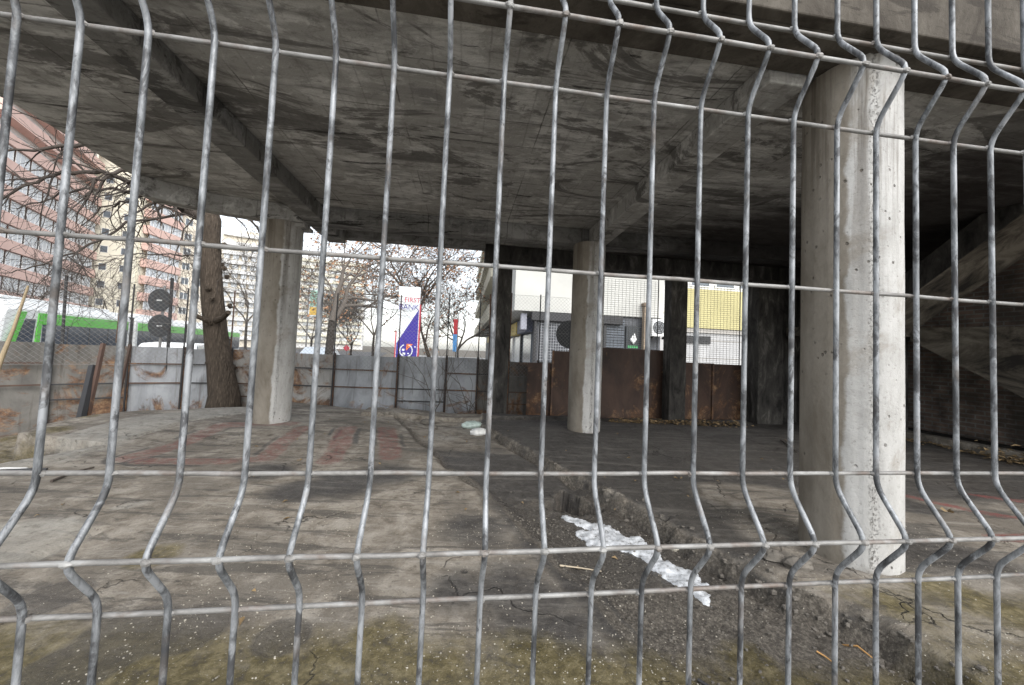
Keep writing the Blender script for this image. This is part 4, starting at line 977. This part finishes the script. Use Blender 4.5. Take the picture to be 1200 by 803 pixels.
base_z = np.array([[fz(a, b_) for a in sx] for b_ in sy]); hh = np.sqrt(np.clip(fld, 0, .08)/.08)*.010*(.6+.8*fbm(SX*14, SYY*14, 3))
m = MB(); ids = {}
def sv(i, j):
    if (i, j) not in ids:
        ids[(i, j)] = len(m.v); m.v.append((float(sx[i]), float(sy[j]), float(base_z[j, i]+hh[j, i]+(.003 if fld[j, i] > 0 else max(-.03, fld[j, i]*.9)))))
    return ids[(i, j)]
for j in range(len(sy)-1):
    for i in range(len(sx)-1):
        if min(fld[j, i], fld[j, i+1], fld[j+1, i+1], fld[j+1, i]) > -.035: m.f.append((sv(i, j), sv(i+1, j), sv(i+1, j+1), sv(i, j+1))); m.sm.append(True)
ks = NT('old_icy_snow'); ns = ks.noise(22, 9, .78); MS = ks.out(ks.ramp(ns, [(.38, (.16, .155, .15)), (.45, (.38, .395, .41)), (.58, (.58, .60, .625))]), ks.ramp(ns, [(.4, .25), (.6, .6)]), ns, .5, .01)
tag(m.build('snow_patch', MS), 'long melting patch of white icy snow lying in the gravel strip', 'snow')
# gravel and crumbs
M_PEB = flat('pale_grit', (.34, .315, .262), .85, .45, 14); M_PEB2 = flat('dark_rubble', (.12, .108, .092), .9, .4, 9)
def scatter(n, fn, smin, smax, name, mat, seed):
    rg = random.Random(seed); m = MB(); c = 0
    while c < n:
        p = fn(rg)
        if p is None: continue
        x, y = p; s_ = smin+(smax-smin)*rg.random()**3
        m.blob((x, y, fz(x, y)+s_*.25), s_, 5, 3, .25, (1, rg.uniform(.6, 1.1), rg.uniform(.4, .7)), rg); c += 1
    return tag(m.build(name, mat), kind='stuff')
def in_gutter(rg):
    y = rg.uniform(1.3, 6.4)*1.0 if rg.random() < .3 else rg.uniform(1.3, 3.2)
    xl = np.interp(y, [p.y for p in GLn[::-1]], [p.x for p in GLn[::-1]]); xr = np.interp(y, [p.y for p in GRn[::-1]], [p.x for p in GRn[::-1]])
    return (rg.uniform(xl-.06, xr+.05), y) if y < 3.6 or rg.random() < .25 else None
tag(scatter(1300, in_gutter, .003, .012, 'gravel', M_PEB2, 1), 'loose dark gravel and crumbs in the broken strip', 'gravel')
_gn = fbm(GX*2.5+7, GY*2.5+3, 4)
def grit_at(r):
    x, y = r.uniform(-2.3, 3.4), 1.22+2.0*r.random()**1.6
    g = _gn[min(max(int((y-gy0)/gs), 0), ny-1), min(max(int((x-gx0)/gs), 0), nx-1)]
    return (x, y) if r.random() < (g-.36)*4 else None
tag(scatter(9000, grit_at, .0008, .0052, 'grit', M_PEB, 2), 'pale grit strewn over the near floor', 'grit')
tag(scatter(260, lambda r: ((lambda i, f: (lambda p: (p.x+r.gauss(0, .05), p.y+r.gauss(0, .05)))(GRn[i].lerp(GRn[i+1], f)))(r.randint(0, 6), r.random())), .005, .026, 'rubble', M_PEB2, 4), 'crumbled concrete bits along the right edge of the strip', 'rubble')
# bigger lumps
for (x, y, r_, lab) in ((500, 497, .10, 'dark broken concrete lump in the crack at the back of the floor'), (508, 502, .06, 'small rubble lump beside the crack at the back'), (790, 634, .035, 'pale stone in the strip right of the snow'), (905, 668, .06, 'dark rubble lump at the right edge of the strip near the big column'), (936, 680, .07, 'broken concrete lump just in front of the big column foot')):
    p = ground(x, y); mm = MB(); mm.blob((0, 0, 0), r_, 10, 7, .18, (1.2, .9, .6)); o = mm.build('concrete_lump', M_PEB2 if r_ != .035 else M_PEB); o.location = (p.x, p.y, fz(p.x, p.y)+r_*.3); tag(o, lab, 'rubble', 'broken concrete lumps')
# crumpled bags
def bag(x, y, r_, mat, lab, sc):
    p = ground(x, y); mm = MB(); rg2 = random.Random(x); mm.blob((0, 0, 0), r_, 18, 11, .16, sc, rg2); mm.sm = [True]*len(mm.f)
    o = mm.build('plastic_bag', mat); o.location = (p.x, p.y, fz(p.x, p.y)+r_*sc[2]*.6); o.rotation_euler = (0, 0, R(20)); tag(o, lab, 'bag', 'crumpled plastic bags at the back')
bag(553, 500, .17, flat('pale_green_plastic', (.42, .50, .46), .3, .3, 14), 'crumpled pale green plastic bag at the back of the strip', (1.1, .6, .42))
bag(561, 508, .13, flat('white_plastic', (.66, .66, .64), .35, .2, 14), 'crumpled white plastic bag in front of the green one', (1.1, .6, .5))
# leaf litter
def litter(n, fn, name, lab, seed, k=1.0):
    rg = random.Random(seed); m = MB()
    for _ in range(n):
        x, y, hz = fn(rg); s_ = rg.uniform(.025, .055)*k; a = rg.uniform(0, 6.28); tl_ = rg.uniform(-.3, .3)
        p = Vector((x, y, fz(x, y)+.01+hz)); u_ = Vector((cos(a), sin(a), tl_)); v_ = Vector((-sin(a), cos(a), rg.uniform(-.4, .4)))
        m.add([p-u_*s_, p+v_*s_*.5+Vector((0, 0, .012)), p+u_*s_, p-v_*s_*.5+Vector((0, 0, .012))], [(0, 1, 2, 3)])
    tag(m.build(name, M_LITTER), lab, 'leaves', kind='stuff')
def along_back(r):
    s = 3.0+2.9*r.random(); t = 7.35-abs(r.gauss(0, .25)); p = L2W(s, t); return p.x, p.y, abs(r.gauss(0, .03))
litter(480, along_back, 'fallen_leaves', 'drift of dry yellow-brown leaves along the foot of the rusty fence', 5)
def along_kerb(r):
    s = 7.98-abs(r.gauss(0, .12)); t = 3.6+3.6*r.random(); p = L2W(s, t); return p.x, p.y, abs(r.gauss(0, .02))
litter(260, along_kerb, 'fallen_leaves', 'dry leaves caught along the low kerb at the right wall', 6)
p = ground(1183, 548); litter(70, lambda r: (p.x+r.gauss(0, .16), p.y+r.gauss(0, .12), abs(r.gauss(0, .09))), 'fallen_leaves', 'small heap of curled brown leaves at the far right by the kerb', 8)
litter(70, lambda r: (r.uniform(-3.5, 5.5), 1.6+5*r.random(), 0), 'fallen_leaves', 'odd dry leaves scattered thinly over the whole floor', 12, .5)
# single leaf, sticks, cable, strap
def twig(pts, r_, mat, name, lab, cat, grp=None):
    w_ = [ground(*q_) for q_ in pts]; m = MB(); m.tube([(q_.x, q_.y, fz(q_.x, q_.y)+r_+.004) for q_ in w_], [r_*(1-.4*i/(len(w_)-1)) for i in range(len(w_))], 6); tag(m.build(name, mat), lab, cat, grp)
M_STRAW = flat('orange_straw', (.45, .25, .09), .7)
twig(((986, 734), (1005, 744), (1024, 754)), .006, M_STRAW, 'dry_stalk', 'longer orange dry stalk lying near the bottom right', 'stalk', 'dry stalks')
twig(((957, 752), (967, 756), (976, 763)), .005, M_STRAW, 'dry_stalk', 'shorter orange dry stalk left of the longer one', 'stalk', 'dry stalks')
twig(((656, 661), (680, 657), (705, 660)), .006, flat('pale_stick', (.40, .34, .25), .8), 'stick', 'pale stick in the strip left of the snow', 'stick')
twig(((818, 782), (836, 792), (858, 803), (890, 815)), .008, M_DARK, 'cable', 'black cable end poking in at the bottom of the strip', 'cable')
twig(((915, 522), (926, 530), (934, 538)), .012, M_TWIG, 'stick', 'dark stick on the sooty floor left of the big column', 'stick')
twig(((-30, 558), (6, 556), (30, 554), (55, 553)), .022, M_DARK, 'strap', 'black rolled strap on the floor at the far left edge', 'strap')
twig(((-30, 553), (8, 551), (32, 551)), .012, M_PALE, 'cord', 'pale cord beside the black strap at the far left', 'cord')
twig(((60, 566), (85, 556), (110, 550)), .012, M_TWIG, 'stick', 'dark stick in the crack at the left', 'stick')
pl_ = ground(1111, 610); mm = MB()
for k in range(3): a = k*2.1; mm.add([Vector((0, 0, 0)), Vector((.035*cos(a), .035*sin(a), .03)), Vector((.05*cos(a+.5), .05*sin(a+.5), .02)), Vector((.03*cos(a+1), .03*sin(a+1), .0))], [(0, 1, 2, 3)])
o = mm.build('fallen_leaf', M_LITTER); o.location = (pl_.x, pl_.y, fz(pl_.x, pl_.y)+.008); tag(o, 'single curled leaf on the floor right of the big column', 'leaf')
